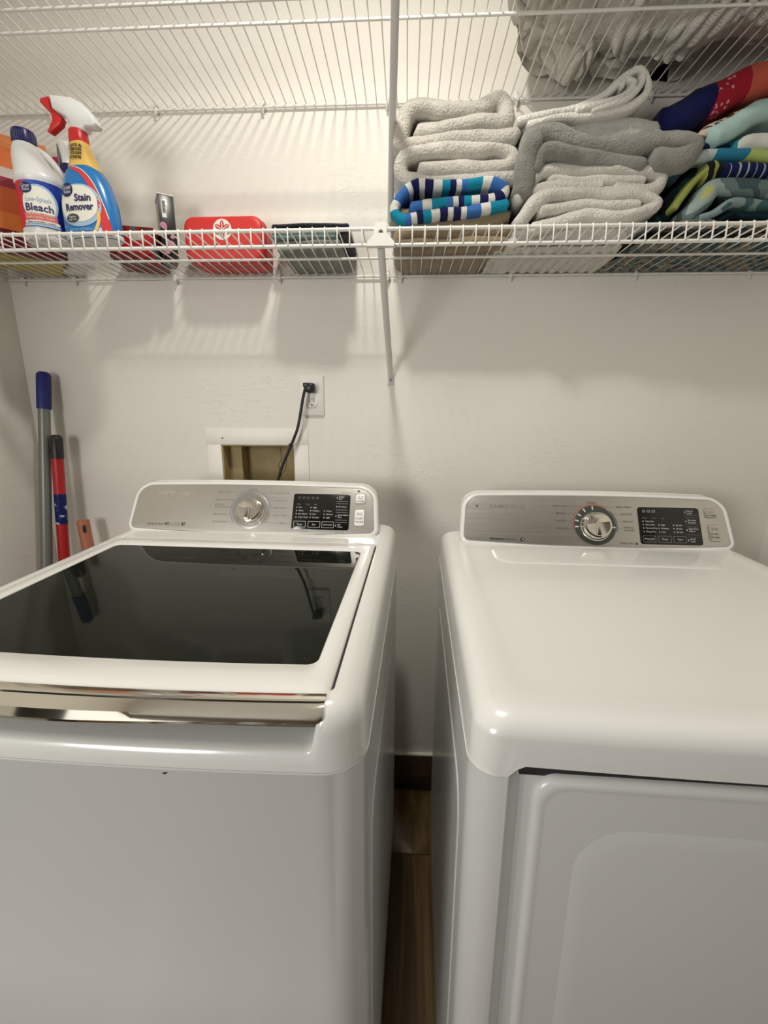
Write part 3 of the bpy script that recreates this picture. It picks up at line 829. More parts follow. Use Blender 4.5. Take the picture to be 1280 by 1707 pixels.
bedding('crumpled white sheet at the left end of the bedding heap, drooping towards the wall', lambda y: .125 + .38 * (y + .385), lambda y: .335 + .25 * (y + .385), -.385, lambda u: -.018, UZ + .0048, UZ + .17, 3.1, lift=.045, nx=70, ny=70)
bedding('thick white comforter bulging down between the wires of the upper shelf', lambda y: .345 + .10 * (y + .385), lambda y: 1.035, -.390, lambda u: -.060 - .075 * u, UZ + .0048, UZ + .20, 8.7, bulge=.012, lift=.020)
bedding('thin white pillow case squeezed between the comforter and the wall', lambda y: .400, lambda y: .640, -.070, lambda u: -.012, UZ + .0048, UZ + .11, 21.3, lift=.04, nx=90, ny=24)
bedding('smooth white sheet bundle lying on top of the bulging comforter', lambda y: .36, lambda y: 1.03, -.36, lambda u: -.05, UZ + .20, UZ + .35, 15.2, bulge=0, lift=.02, nx=60, ny=24)

# ------------------------------------------------------------------ bottles
def esect(cx, cy, hx, hy, z, n=40, p=2.4):
    o = []
    for k in range(n):
        a = 2 * PI * k / n; c, s = math.cos(a), math.sin(a)
        o.append((cx + hx * math.copysign(abs(c) ** (2 / p), c), cy + hy * math.copysign(abs(s) ** (2 / p), s), z))
    return o


def wrap(mb, hx, hy, z0, cx=0, cy=0, off=.0012, p=2.0):
    """lay a flat (x, y) drawing on the front of an upright elliptic bottle; x = arc, y = up"""
    def fn(v):
        a = v.x / ((hx + hy) / 2)
        return Vector((cx + (hx + off + v.z) * math.sin(a), cy - (hy + off + v.z) * math.cos(a), z0 + v.y))
    return xform(mb, fn)


def disk(a, b, cx=0, cy=0, n=36, rot=0, p=2.0, z=0):
    """flat filled ellipse built from rings so that it bends"""
    v = [(cx, cy, z)]; f = []
    rings = 4
    for r in range(1, rings + 1):
        for k in range(n):
            t = 2 * PI * k / n; c, s = math.cos(t), math.sin(t)
            x = a * r / rings * math.copysign(abs(c) ** (2 / p), c); y = b * r / rings * math.copysign(abs(s) ** (2 / p), s)
            v.append((cx + x * math.cos(rot) - y * math.sin(rot), cy + x * math.sin(rot) + y * math.cos(rot), z))
    for k in range(n): f.append((0, 1 + k, 1 + (k + 1) % n))
    for r in range(rings - 1):
        for k in range(n):
            j = (k + 1) % n; f.append((1 + r * n + k, 1 + r * n + j, 1 + (r + 1) * n + j, 1 + (r + 1) * n + k))
    m_ = MB(); m_.v = v; m_.f = f; return m_


def rect(x0, x1, y0, y1, nx=12, z=0, slant=0):
    m_ = MB()
    for i in range(nx + 1):
        x = x0 + (x1 - x0) * i / nx
        m_.v += [(x, y0 + slant * i / nx, z), (x, y1 + slant * i / nx, z)]
    m_.f = [(2 * i, 2 * i + 2, 2 * i + 3, 2 * i + 1) for i in range(nx)]
    return m_


def shift(mb, dx=0, dy=0, dz=0): mb.v = [(a + dx, b + dy, c + dz) for a, b, c in mb.v]; return mb


BZ = SZ + .0046
# --- bleach jug
bl = empty('bleach_jug', (-.815, -.228, BZ), math.radians(25), 'white bleach jug with dark blue cap and red-blue label', 'bottle')
hx, hy = .0475, .0475
prof = [(0, .0, .040, .040), (.004, 0, .0445, .0445), (.020, 0, .0455, .0455), (.022, 0, .0465, .0465), (.112, 0, .0465, .0465), (.115, 0, .049, .049), (.124, 0, .0495, .0495),
        (.130, -.001, .0465, .0475), (.142, -.004, .0420, .046), (.152, -.009, .0375, .042), (.166, -.014, .032, .036), (.180, -.0175, .0270, .029), (.190, -.019, .0220, .0225), (.197, -.019, .019, .019)]
body = MB().loft([esect(c, 0, a, b, z, p=2.0) for z, c, a, b in prof]).done('body', M['hdpe'], bl, sharp=60)
hp = [(.000, 0, .186), (.014, 0, .180), (.028, 0, .165), (.039, 0, .147), (.0445, 0, .132), (.042, 0, .118)]
hs = []
for k in range(len(hp) - 1):
    a = Vector(hp[k]); b = Vector(hp[k + 1]); hs += [a.lerp(b, q / 4) for q in range(4)]
hs.append(Vector(hp[-1]))
MB().tube(hs, .0088, 14, rfun=lambda t: 1.0 - .10 * math.sin(PI * t)).done('handle', M['hdpe'], bl)
cap = MB().loft(lathe([(.0205, .189), (.0215, .192), (.0215, .2145), (.0205, .2175), (.018, .219)], 40, (-.019, 0))).done('cap', M['navy'], bl, sharp=30)
rb = MB()
for k in range(30):
    a = 2 * PI * k / 30
    rb.tube([(-.019 + .0216 * math.cos(a), .0216 * math.sin(a), .194), (-.019 + .0216 * math.cos(a), .0216 * math.sin(a), .212)], .0008, 5)
rb.done('grip_ribs', M['navy'], cap)
lab_m = pattern_mat('bleach_label_print', [(0, (.60, .02, .03)), (.24, (.60, .02, .03)), (.36, (.10, .14, .45)), (.60, (.02, .05, .34))], 'x', 8.0, .3, const=False, warp=0.0, off=(.0625, 0, 0), bump=(50, .0001, .05))
lab = MB().loft([esect(0, 0, .0472, .0472, z, p=2.0) for z in (.0225, .024, .108, .1115)], False, False).done('label', lab_m, bl)
W = lambda mb, off=.0012: wrap(mb, .0475, .0475, 0, off=off)
W(disk(.0335, .036, .002, .068, rot=-.25), .0006).done('label_oval_rim', M['paleblue'], lab)
W(disk(.0310, .033, .000, .067, rot=-.25), .0010).done('label_oval', M['white'], lab)
W(rect(-.030, .030, .036, .0495, slant=-.002), .0014).done('red_band', M['pinkred'], lab)
W(rect(-.033, .036, .0235, .0275), .0014).done('blue_band', M['paleblue'], lab)
W(rect(-.030, .034, .0285, .0345), .0015).done('white_band', M['white'], lab)
W(disk(.0125, .0105, -.020, .096), .0014).done('round_emblem', M['inknavy'], lab)
def lettering(parent, body_, size, x, y, m, fn, width=None, bold=0.0, z=.0, name='lettering', shear=0):
    t = shift(textmb(body_, size, width, bold=bold, shear=shear), x, y, z)
    return fn(t).done(name, m, parent, smooth=False)
lettering(lab, 'Great', .0095, -.020, .099, M['inkwhite'], lambda t: W(t, .0019), width=.017)
lettering(lab, 'Value', .0085, -.020, .0925, M['inkwhite'], lambda t: W(t, .0019), width=.016)
lettering(lab, 'Low-Splash', .0125, .0, .0745, M['paleblue'], lambda t: W(t, .0016), width=.045)
lettering(lab, 'Bleach', .020, .0, .0585, M['inknavy'], lambda t: W(t, .0016), width=.050, bold=.0004)
lettering(lab, 'FOR WHITE, CLEANER', .006, .0, .0460, M['white'], lambda t: W(t, .0020), width=.050)
lettering(lab, 'ALSO COVERS STAINS', .006, .0, .0395, M['white'], lambda t: W(t, .0020), width=.050)
lettering(lab, 'Cleans & Sanitizes Laundry', .005, .0, .0313, M['inknavy'], lambda t: W(t, .0020), width=.052)

# --- stain remover spray bottle
st = empty('spray_bottle', (-.7005, -.243, BZ), math.radians(-4), 'blue stain remover spray bottle with yellow neck and red trigger', 'bottle')
prof = [(0, 0, .058, .028), (.004, 0, .0605, .031), (.03, -.001, .0620, .032), (.065, -.002, .0610, .032), (.095, -.003, .0550, .0315), (.118, -.003, .0465, .030), (.132, -.003, .037, .028),
        (.1385, -.003, .0310, .0255)]
sb = MB().loft([esect(c + .004, 0, a, b, z, p=2.5) for z, c, a, b in prof]).done('body', M['bluewrap'], st, sharp=60)
MB().loft([esect(.004, 0, a, b, z, p=2.5) for z, a, b in ((-.0006, .0560, .0262), (.002, .0600, .0302), (.009, .0618, .0322), (.0105, .0612, .0315))]).done('base', M['hdpe'], st, sharp=60)
prof2 = [(.134, -.002, .0350, .0262), (.150, -.004, .0285, .024), (.170, -.006, .0225, .021), (.188, -.008, .0180, .0180)]
yl = MB().loft([esect(c + .004, 0, a, b, z, p=2.2) for z, c, a, b in prof2]).done('neck_label', M['yellow'], st, sharp=60)
prof3 = [(.0185, .186), (.0190, .188), (.0178, .208), (.0160, .212)]
MB().loft(lathe(prof3, 32, (-.005, 0))).done('collar', M['red'], st, sharp=40)


def extrude_xz(pts, hw, bev, ox, oz):
    """smooth outline in x, z thickened in y"""
    L = []
    P = [Vector((a - ox, b - oz)) for a, b in pts]
    c = sum(P, Vector((0, 0))) / len(P)
    n = len(P)
    def ins(d):
        out = []
        for i in range(n):
            a = (P[i] - P[i - 1]).normalized(); b = (P[(i + 1) % n] - P[i]).normalized()
            nn = Vector((-(a + b).y, (a + b).x)); nn = nn.normalized() if nn.length > 1e-6 else Vector((0, 0))
            out.append(P[i] + nn * d * sgn)
        return out
    area_ = sum(P[i - 1].x * P[i].y - P[i].x * P[i - 1].y for i in range(n)); sgn = 1 if area_ > 0 else -1
    for y, d in ((-hw, bev), (-hw + bev * .4, bev * .3), (-hw + bev, 0), (hw - bev, 0), (hw - bev * .4, bev * .3), (hw, bev)):
        L.append([(q.x, y, q.y) for q in ins(d)])
    return MB().loft(L)


hd = [(-0.7522, 1.9391), (-0.7369, 1.9376), (-0.7052, 1.9320), (-0.6812, 1.9195), (-0.6644, 1.9005), (-0.6545, 1.8821), (-0.6598, 1.8768), (-0.6800, 1.8795), (-0.6850, 1.8730), (-0.709, 1.8730), (-0.7140, 1.8880), (-0.7220, 1.8990), (-0.7400, 1.9090), (-0.7500, 1.9150)]
MB_h = extrude_xz(hd, .0125, .004, -.7005, BZ)
MB_h.done('sprayer_head', M['hdpe'], st, sharp=35)
trp = [(-0.7790, 1.9300), (-0.7767, 1.9370), (-0.7563, 1.9395), (-0.7540, 1.9168), (-0.7386, 1.9065), (-0.7340, 1.8990), (-0.7390, 1.8880), (-0.7648, 1.8738), (-0.7715, 1.8765), (-0.7565, 1.8964), (-0.7560, 1.9064), (-0.7640, 1.9150)]
extrude_xz(trp, .0075, .002, -.7005, BZ).done('trigger', M['red'], st, sharp=35)
def Wf(mb, off=.0008):          # lay on the broad front of the bottle (superellipse p = 2.5)
    def fn(v):
        z = v.y
        a, b, c = .0605, .032, .002
        for (z0, c0, a0, b0), (z1, c1, a1, b1) in zip(prof, prof[1:]):
            if z0 <= z <= z1:
                t = (z - z0) / (z1 - z0); a = a0 + (a1 - a0) * t; b = b0 + (b1 - b0) * t; c = c0 + (c1 - c0) * t + .004
        u = min(.985, abs(v.x - c) / a)
        return Vector((v.x, -b * (1 - u ** 2.5) ** (1 / 2.5) - off - v.z, z))
    return xform(mb, fn)
st_stripes = []
def ribbon(pts, w0, off, m, nm):
    mb = MB(); sp_ = smooth_path([(a, b) for a, b in pts], 5); n = len(sp_)
    for i, q in enumerate(sp_):
        d = (sp_[min(i + 1, n - 1)] - sp_[max(i - 1, 0)]).normalized(); nn = Vector((-d.y, d.x)); ww = w0 if not callable(w0) else w0(i / (n - 1))
        for k in (-1, -.33, .33, 1): mb.v.append((q.x + nn.x * ww * k, q.y + nn.y * ww * k, 0))
    for i in range(n - 1):
        for k in range(3): mb.f.append((4 * i + k, 4 * i + k + 1, 4 * i + k + 5, 4 * i + k + 4))
    return Wf(mb, off).done(nm, m, sb)
ribbon([(-.012, .1335), (.010, .124), (.028, .103), (.041, .070), (.049, .036), (.052, .004)], lambda t: .0028 + .0060 * t, .0008, M['redwrap'], 'red_stripe')
ribbon([(-.008, .1360), (.015, .127), (.034, .105), (.048, .072), (.057, .036)], .0007, .0012, M['white'], 'white_line')
ribbon([(.040, .050), (.039, .030), (.030, .012), (.018, .003)], .0032, .0013, M['yellow'], 'yellow_stripe')
Wf(disk(.0470, .0400, .0, .0610, p=2.3), .0011).done('pale_panel', M['paleblue'], sb)
Wf(disk(.0425, .0345, -.002, .0640, p=2.3), .0015).done('white_panel', M['white'], sb)
Wf(disk(.0150, .0135, -.024, .0910), .0019).done('round_emblem', M['inknavy'], sb)
Wf(disk(.0160, .0085, -.018, .0370), .0019).done('black_oval', M['ink'], sb)
for tx, sz, x, y, mm, wd, bo in (('Great', .012, -.024, .0950, 'inkwhite', .021, 0), ('Value', .010, -.024, .0870, 'inkwhite', .018, 0), ('Stain', .019, .0110, .0740, 'inknavy', .036, .0005), ('Remover', .019, .0000, .0570, 'inknavy', .064, .0005),
                                  ('Fights', .0055, -.018, .0395, 'inkwhite', .016, 0), ('tough stains', .0045, -.018, .0345, 'inkwhite', .021, 0), ('22 FL OZ (1.37 PT) 650 mL', .006, -.002, .0150, 'paleblue', .055, 0)):
    lettering(sb, tx, sz, x, y, M[mm], lambda t: Wf(t, .0023), width=wd, bold=bo)
lettering_y = (('LIFTS &', .0065, .176), ('REMOVES', .0065, .1685), ('TOUGH', .0068, .161), ('STAINS', .0072, .153))
for tx, sz, z in lettering_y:
    k = (z - .150) / .02
    t = shift(textmb(tx, sz * 1.15, .0255, bold=.0003), 0, z, 0)
    rr = .0285 - .006 * k * 1.0; ry = .0242 - .003 * k
    xform(t, lambda v: Vector((-.001 + (rr + .001) * math.sin((v.x + .001) / rr) , -(ry + .0022 - (v.y - z) * .15) * math.cos((v.x + .001) / rr) , v.y))).done('lettering', M['ink'], yl, smooth=False)

# --- second sprayer and the pink-capped bottle, both half hidden
s2 = empty('spray_bottle', (-.850, -.085, BZ), math.radians(10), 'plain white sprayer on a dark blue bottle behind the blue stain remover', 'bottle')
MB().loft([esect(0, 0, a, b, z) for z, a, b in ((0, .027, .025), (.004, .030, .028), (.13, .030, .028), (.175, .022, .021), (.205, .014, .014), (.212, .0135, .0135))]).done('body', M['hdpe'], s2)
MB().loft(lathe([(.0150, .205), (.0158, .207), (.0158, .226), (.0150, .228)], 24)).done('collar', M['navy'], s2)
MB().loft(lathe([(.0155, .220), (.0155, .226), (.0125, .228), (.0115, .236), (.0125, .248), (.0150, .262), (.0165, .272), (.0150, .276)], 24)).done('sprayer_head', M['hdpe'], s2)
extrude_xz([(-.016, .270), (.018, .274), (.022, .262), (-.006, .254), (-.013, .236), (-.0155, .215), (-.0185, .216), (-.018, .245)], .009, .002, 0, 0).done('trigger', mat('smoke_plastic', (.16, .15, .15), .4), s2, sharp=35)
pk = empty('pink_capped_bottle', (-.905, -.038, BZ), 0, 'bottle with a magenta cap showing between bleach jug and sprayer', 'bottle')
MB().loft([esect(0, 0, a, b, z) for z, a, b in ((0, .028, .026), (.004, .031, .029), (.175, .031, .029), (.205, .024, .023), (.222, .018, .018))]).done('body', M['hdpe'], pk)
MB().loft(lathe([(.019, .218), (.019, .258), (.017, .263), (.0145, .265)], 24)).done('cap', M['magenta'], pk)

# --- orange bag with maroon band and yellow base
bgm = mat('orange_bag_print', (.70, .16, .03), .35, coat=.2)
nt = bgm.node_tree; b = nt.nodes['Principled BSDF']; tc = nt.nodes.new('ShaderNodeTexCoord')
sx = nt.nodes.new('ShaderNodeSeparateXYZ'); nt.links.new(tc.outputs['Object'], sx.inputs[0])
nz = nt.nodes.new('ShaderNodeTexNoise'); nz.inputs['Scale'].default_value = 18; nt.links.new(tc.outputs['Object'], nz.inputs['Vector'])
sl = nt.nodes.new('ShaderNodeMath'); sl.operation = 'MULTIPLY_ADD'; sl.inputs[1].default_value = .06; nt.links.new(sx.outputs[0], sl.inputs[0]); nt.links.new(sx.outputs[2], sl.inputs[2])
k4 = nt.nodes.new('ShaderNodeMath'); k4.operation = 'MULTIPLY'; k4.inputs[1].default_value = 3.6; nt.links.new(sl.outputs[0], k4.inputs[0])
rr = ramp_node(nt, [(0, (.16, .008, .02)), (.17, (.72, .19, .03)), (.30, (.60, .11, .02)), (.50, (.30, .015, .05)), (.58, (.60, .52, .48)), (.66, (.66, .16, .04)), (.85, (.75, .24, .07))])
nt.links.new(k4.outputs[0], rr.inputs[0]); nt.links.new(rr.outputs[0], b.inputs['Base Color'])
bag = empty('detergent_bag', (-.985, -.130, BZ), math.radians(39), 'orange printed bag with maroon and yellow base at the far left end', 'bag')
L = []
for z, a, d in ((.0, .094, .070), (.004, .100, .078), (.03, .103, .080), (.12, .104, .079), (.20, .100, .062), (.25, .096, .030), (.268, .094, .006), (.276, .094, .0022)):
    L.append([(x, y, z) for x, y in rrect(-a, a, -d, d, min(.02, d * .8), 6)])
mbx = MB().loft(L)
xform(mbx, lambda v: v + Vector(noise.noise_vector(v * 22)) * (.004 if v.z > .01 else 0))
mbx.done('bag_body', bgm, bag, sharp=50)
L = [[(x, y, z) for x, y in rrect(-a, a, -.055, .082, .012, 4)] for z, a in ((-.0012, .092), (.006, .096), (.012, .1035))]
MB().loft(L).done('yellow_base', M['yellow'] if False else mat('mustard_base', (.42, .32, .05), .5), bag, sharp=50)

# --- cartons
c1 = MB().box(-.052, .052, -.060, .060, .0, .071, .0015)
cb = empty('carton', (-.690, -.085, BZ), math.radians(14), 'dark red printed carton behind the stain remover bottle', 'box')
c1.done('box_body', M['maroon'], cb, sharp=30)
MB().box(-.045, .045, -.0612, -.0600, .012, .060, .0003).done('print_panel', M['red'], cb, sharp=30)
MB().box(.0, .03, -.0618, -.0610, .040, .056, .0002).done('white_patch', M['white'], cb, sharp=30)
kb = empty('black_carton', (-.612, -.088, BZ), math.radians(34), 'slim upright black carton with pink print and white barcode', 'box')
MB().box(-.0175, .0175, -.030, .030, .0, .148, .001).done('box_body', M['blackprint'], kb, sharp=30)
MB().box(-.0185, .0185, -.0315, .0315, .1475, .150, .0006).done('lid_edge', M['white'], kb, sharp=30)
bc = MB().box(-.011, -.001, -.0306, -.0300, .098, .136).done('barcode_label', M['white'], kb, smooth=False)
br_ = MB()
rnd = random.Random(3); y = .108
while y < .134:
    wd = rnd.choice((.0006, .0009, .0014)); br_.box(-.0095, -.0025, -.0310, -.0306, y, y + wd); y += wd + rnd.choice((.0006, .001))
br_.done('barcode_bars', M['ink'], bc, smooth=False)
fl = MB()
for x, z, r_ in ((-.010, .080, .008), (-.013, .062, .006), (.004, .040, .009), (-.008, .025, .008), (.008, .058, .005), (-.004, .048, .004)):
    q = disk(r_, r_, x, z, 16, z=.0004)
    xform(q, lambda v: Vector((v.x + .0012 * math.sin(40 * v.y * 100), -.0304, v.y)))
    fl.add(q.v, q.f)
fl.done('pink_print', M['pinkprint'], kb, smooth=False)
sk = MB().box(-.0176, -.0172, -.0285, .0285, .006, .1, .0001)

# --- red first-aid case
fa = empty('red_case', (-.4625, -.0575, BZ), 0, 'red rounded case with a white round emblem, standing against the wall', 'case')
L = []
for y, ins in ((-.0475, .010), (-.0465, .005), (-.042, .0012), (-.036, 0), (.036, 0), (.042, .002), (.0465, .008)):
    L.append([(x, y, z) for x, z in rrect(-.1 + ins, .1 - ins, .0 + ins * .8, .106 - ins, .024, 8)])
MB().loft(L).done('shell', M['case'], fa, sharp=60)
def ringloop(ins, y): return [(x, y, z) for x, z in rrect(-.1 - ins, .1 + ins, -ins * .0, .106 + ins, .0245, 8)]
zb = [Vector(p) for p in ringloop(.0012, -.012)]
MB().tube(zb + [zb[0]], .0016, 6).done('zip', M['inkred'], fa)
MB().tube([(-.085, -.0440, .010), (-.05, -.0462, .0085), (.05, -.0462, .0085), (.080, -.0440, .012), (.094, -.040, .024)], .0013, 6).done('piping', M['white'], fa)
def vert(mb, y): return xform(mb, lambda v: Vector((v.x, y - v.z, v.y)))
em = vert(disk(.0235, .0235, .0, .074), -.0481).done('emblem_disk', M['white'], fa)
pt = MB()
for k in range(6):
    a = PI / 2 + k * PI / 3
    q = disk(.0088, .0048, math.cos(a) * .0112, .074 + math.sin(a) * .0112, 16, rot=a); pt.add(q.v, q.f)
vert(pt, -.0485).done('emblem_petals', M['red'], em)
pt2 = MB()
for k in range(6):
    a = PI / 2 + k * PI / 3
    q = rect(-.001, .001, 0, .017, 1); xx = [(v[0] * math.sin(a) + v[1] * math.cos(a), .074 - v[0] * math.cos(a) + v[1] * math.sin(a), 0) for v in q.v]; pt2.add(xx, q.f)
vert(pt2, -.0489).done('emblem_rays', M['white'], em)

# --- small cloth stack
G3 = 'small cloth stack right of the red case'
def flat_cloth(x0, x1, z, t, yf, m, label, seed, layers=1, yb=-.012, **k):
    ps = []
    for i in range(layers):
        zz = z + t * (i + .5); ps.append([(x1, zz), ((x0 + x1) / 2, zz + .001), (x0, zz)])
    return cloth('folded_cloth', ps, t * 1.02, yf, yb, m, label, 'cloth', G3, seed=seed, amp=.0016, zmin=zt if z < BZ + .01 else None, **k)
flat_cloth(-.305, -.165, BZ + .0005, .012, -.172, T_['greycloth'], 'dark grey cloth at the bottom of the small stack beside the red case', 41, 2)
flat_cloth(-.318, -.172, BZ + .026, .007, -.178, T_['teal'], 'dull teal cloth in the middle of the small stack beside the red case', 42, 2)
flat_cloth(-.320, -.146, BZ + .041, .0125, -.160, T_['blackc'], 'black cloth near the top of the small stack beside the red case', 43, 2)
flat_cloth(-.335, -.195, BZ + .067, .010, -.095, T_['bright'], 'thin white cloth lying on top of the small stack beside the red case', 44, 2)

# ------------------------------------------------------------------ appliances
def sect(hw, yb, yf, rb, rf, bulge=0.0, na=7, nf=72):
    """closed outline of a cabinet seen from above; yf is the front (negative y)"""
    p = []
    for k in range(na + 1):
        t = PI / 2 + PI / 2 * k / na; p.append((-hw + rb + rb * math.cos(t), yb - rb + rb * math.sin(t)))
    ns = 12
    for k in range(1, ns): p.append((-hw, (yb - rb) + ((yf + rf) - (yb - rb)) * k / ns))
    for k in range(na + 1):
        t = PI + PI / 2 * k / na; p.append((-hw + rf + rf * math.cos(t), yf + rf + rf * math.sin(t)))
    for k in range(1, nf): p.append((-hw + rf + 2 * (hw - rf) * k / nf, yf))
    for k in range(na + 1):
        t = -PI / 2 + PI / 2 * k / na; p.append((hw - rf + rf * math.cos(t), yf + rf + rf * math.sin(t)))
    for k in range(1, ns): p.append((hw, (yf + rf) + ((yb - rb) - (yf + rf)) * k / ns))
    for k in range(na + 1):
        t = PI / 2 * k / na; p.append((hw - rb + rb * math.cos(t), yb - rb + rb * math.sin(t)))
    for k in range(1, nf): p.append((hw - rb - 2 * (hw - rb) * k / nf, yb))
    ym = (yb + yf) / 2
    return [(x, y - (bulge * (1 - min(1, (x / hw)) ** 2) * min(1, max(0, (ym - y) / (ym - yf))) ** 2 if y < ym else 0)) for x, y in p]


def lvl(outline, z): return [(x, y, z(x, y) if callable(z) else z) for x, y in outline]


def side_emboss(root, hw, yb, yf, z0, z1, m):
    """large pressed panel on each cabinet side"""
    for s in (-1, 1):
        L = []
        for d, ins in ((-.001, 0), (.0008, .002), (.0014, .006), (.0012, .018), (.0002, .024)):
            L.append([(s * (hw + d), y, z) for y, z in rrect(yf + ins, yb - ins, z0 + ins, z1 - ins, .05, 6)])
        MB().loft(L, True, True).done('side_panel', m, root, sharp=50)


class PanelFrame:
    def __init__(s, x0, y0, z0, T=math.atan2(.06, .113)):
        s.o = Vector((x0, y0, z0)); s.ex = Vector((1, 0, 0)); s.et = Vector((0, math.sin(T), math.cos(T))); s.n = Vector((0, -math.cos(T), math.sin(T)))

    def __call__(s, v): return s.o + s.ex * v[0] + s.et * v[1] + s.n * v[2]

    def put(s, mb): return xform(mb, lambda v: s(v))


PCX = [0.0]


def panel_outline(ins, hb=.3195, ht=.3110, t0=-.007, t1=.132, rt=.047, rb=.024, bow=True):
    hb, ht, t0, t1 = hb - ins * 1.05, ht - ins * 1.05, t0 + ins, t1 - ins
    rt = max(rt - ins, .004); rb = max(rb - ins, .003)
    C = [Vector((-hb, t0)), Vector((hb, t0)), Vector((ht, t1)), Vector((-ht, t1))]; R = [rb, rb, rt, rt]
    pts = []
    for i in range(4):
        c = C[i]; a = (C[i - 1] - c).normalized(); b = (C[(i + 1) % 4] - c).normalized()
        ang = a.angle(b); d = R[i] / math.tan(ang / 2); ctr = c + (a + b).normalized() * (R[i] / math.sin(ang / 2))
        p0 = c + a * d - ctr; p1 = c + b * d - ctr
        for k in range(9):
            q = p0.lerp(p1, k / 8); q = q.normalized() * R[i]; pts.append(ctr + q)
        nx = C[(i + 1) % 4]
        a2 = (c - nx).normalized(); b2 = (C[(i + 2) % 4] - nx).normalized(); d2 = R[(i + 1) % 4] / math.tan(a2.angle(b2) / 2)
        e0 = c + b * d; e1 = nx + a2 * d2
        m_ = 18 if i in (0, 2) else 4
        for k in range(1, m_): pts.append(e0.lerp(e1, k / m_))
    out = []
    for q in pts:
        t = q.y; u = (t - t0) / (t1 - t0)
        if bow: t += (1 - u) * (-.006 + .009 * (q.x / hb) ** 2) + u * (.002 - .006 * (q.x / ht) ** 2)
        out.append((q.x + PCX[0], t))
    return out


def console(root, F, m_body, ybk):
    L = []
    o0 = panel_outline(.012); o1 = panel_outline(.003); o2 = panel_outline(0)
    for o, y in ((o0, ybk), (o1, ybk - .006)):
        q = []
        for x, t in o:
            p = F((x, t, 0)); q.append((p.x, y, p.z))
        L.append(q)
    # slant of the back: keep the back below the front edge a little
    for ins, n in ((0, -.016), (0, -.008), (.0015, -.0035), (.0040, -.0010), (.007, 0), (.0092, 0), (.0100, -.0008), (.0104, -.004), (.014, -.004)):
        L.append([tuple(F((x, t, n))) for x, t in panel_outline(ins)])
    b = MB().loft(L).done('console', m_body, root, sharp=45)
    L = []
    for ins, n in ((.0114, -.0042), (.0114, -.0008), (.0120, 0), (.0140, .0002)):
        L.append([tuple(F((x, t, n))) for x, t in panel_outline(ins)])
    return MB().loft(L).done('steel_fascia', M['steel'], root, sharp=45)


def ptext(par, F, tx, size, s, t, m, width=None, bold=0, h=.0004, name='lettering', align='CENTER', shear=0):
    return F.put(shift(textmb(tx, size, width, align, bold, .00008, shear), s, t, h)).done(name, m, par, smooth=False)


def slab(F, s0, s1, t0, t1, r, h0, h1, bev=.0008, skew=0.0):
    L = []
    for h, ins in ((h0, 0), (h1 - bev, 0), (h1 - bev * .3, bev * .3), (h1, bev)):
        L.append([tuple(F((x + skew * (y - t0), y, h))) for x, y in rrect(s0 + ins, s1 - ins, t0 + ins, t1 - ins, max(r - ins, .0004), 4)])
    return MB().loft(L)


def frame_line(F, s0, s1, t0, t1, wd, h, r=.0012):
    o = rrect(s0, s1, t0, t1, r, 3); i = rrect(s0 + wd, s1 - wd, t0 + wd, t1 - wd, r, 3); n = len(o)
    mb = MB(); mb.v = [tuple(F((x, y, h))) for x, y in o + i]; mb.f = [(k, (k + 1) % n, n + (k + 1) % n, n + k) for k in range(n)]
    return mb


def arc_line(F, cx, cy, r, a0, a1, wd, h, n=40):
    mb = MB()
    for k in range(n + 1):
        a = math.radians(a0 + (a1 - a0) * k / n)
        for q in (r - wd / 2, r + wd / 2): mb.v.append(tuple(F((cx + q * math.sin(a), cy + q * math.cos(a), h))))
    mb.f = [(2 * k, 2 * k + 2, 2 * k + 3, 2 * k + 1) for k in range(n)]
    return mb


def lines(F, segs, wd, h):
    mb = MB()
    for x0, y0, x1, y1 in segs:
        d = Vector((x1 - x0, y1 - y0)).normalized(); nn = Vector((-d.y, d.x)) * wd / 2
        mb.add([F((x0 + nn.x, y0 + nn.y, h)), F((x1 + nn.x, y1 + nn.y, h)), F((x1 - nn.x, y1 - nn.y, h)), F((x0 - nn.x, y0 - nn.y, h))], [(0, 1, 2, 3)])
    return mb


def knob(par, F, cx, cy, r, h, m, ang=20):
    root = F.put(shift(MB().loft([[(x, y, z) for x, y, z in l] for l in lathe([(r * 1.06, .0), (r * 1.06, .002), (r * 1.02, .003), (r, .004), (r * .97, h * .80), (r * .93, h * .94), (r * .86, h), (r * .80, h * .99)], 48)]), cx, cy, .0005)).done('dial_knob', m, par, sharp=35)
    # scooped lower half with a pointed thumb ridge
    a = math.radians(ang)
    def rot(x, y): return (cx + x * math.cos(a) - y * math.sin(a), cy + x * math.sin(a) + y * math.cos(a))
    mb = MB()
    pr = [(-.30, -.82), (-.10, -.86), (.10, -.86), (.30, -.82), (.17, -.1), (.13, .20), (-.13, .20), (-.17, -.1)]
    L = []
    for z, k in ((h * .9, 1.0), (h * 1.16, .9), (h * 1.22, .62)):
        L.append([tuple(F((*rot(x * r * k, (y * (k if y < 0 else 1)) * r), z))) for x, y in pr])
    mb.loft(L); mb.done('thumb_ridge', m, root, sharp=30)
    mb = MB(); n = 20
    pts = [(0, .20 * r)] + []
    L = []
    for z, k in ((h * .98, 1.0), (h * 1.08, .985), (h * 1.12, .93)):
        q = [( .80 * r * k * math.cos(PI * i / n), .16 * r + (.64 * r * k) * math.sin(PI * i / n)) for i in range(n + 1)] + [(-.80 * r * k, .13 * r), (.80 * r * k, .13 * r)]
        L.append([tuple(F((*rot(x, y), z))) for x, y in q])
    mb.loft(L); mb.done('crown_plate', m, root, sharp=30)
    return root


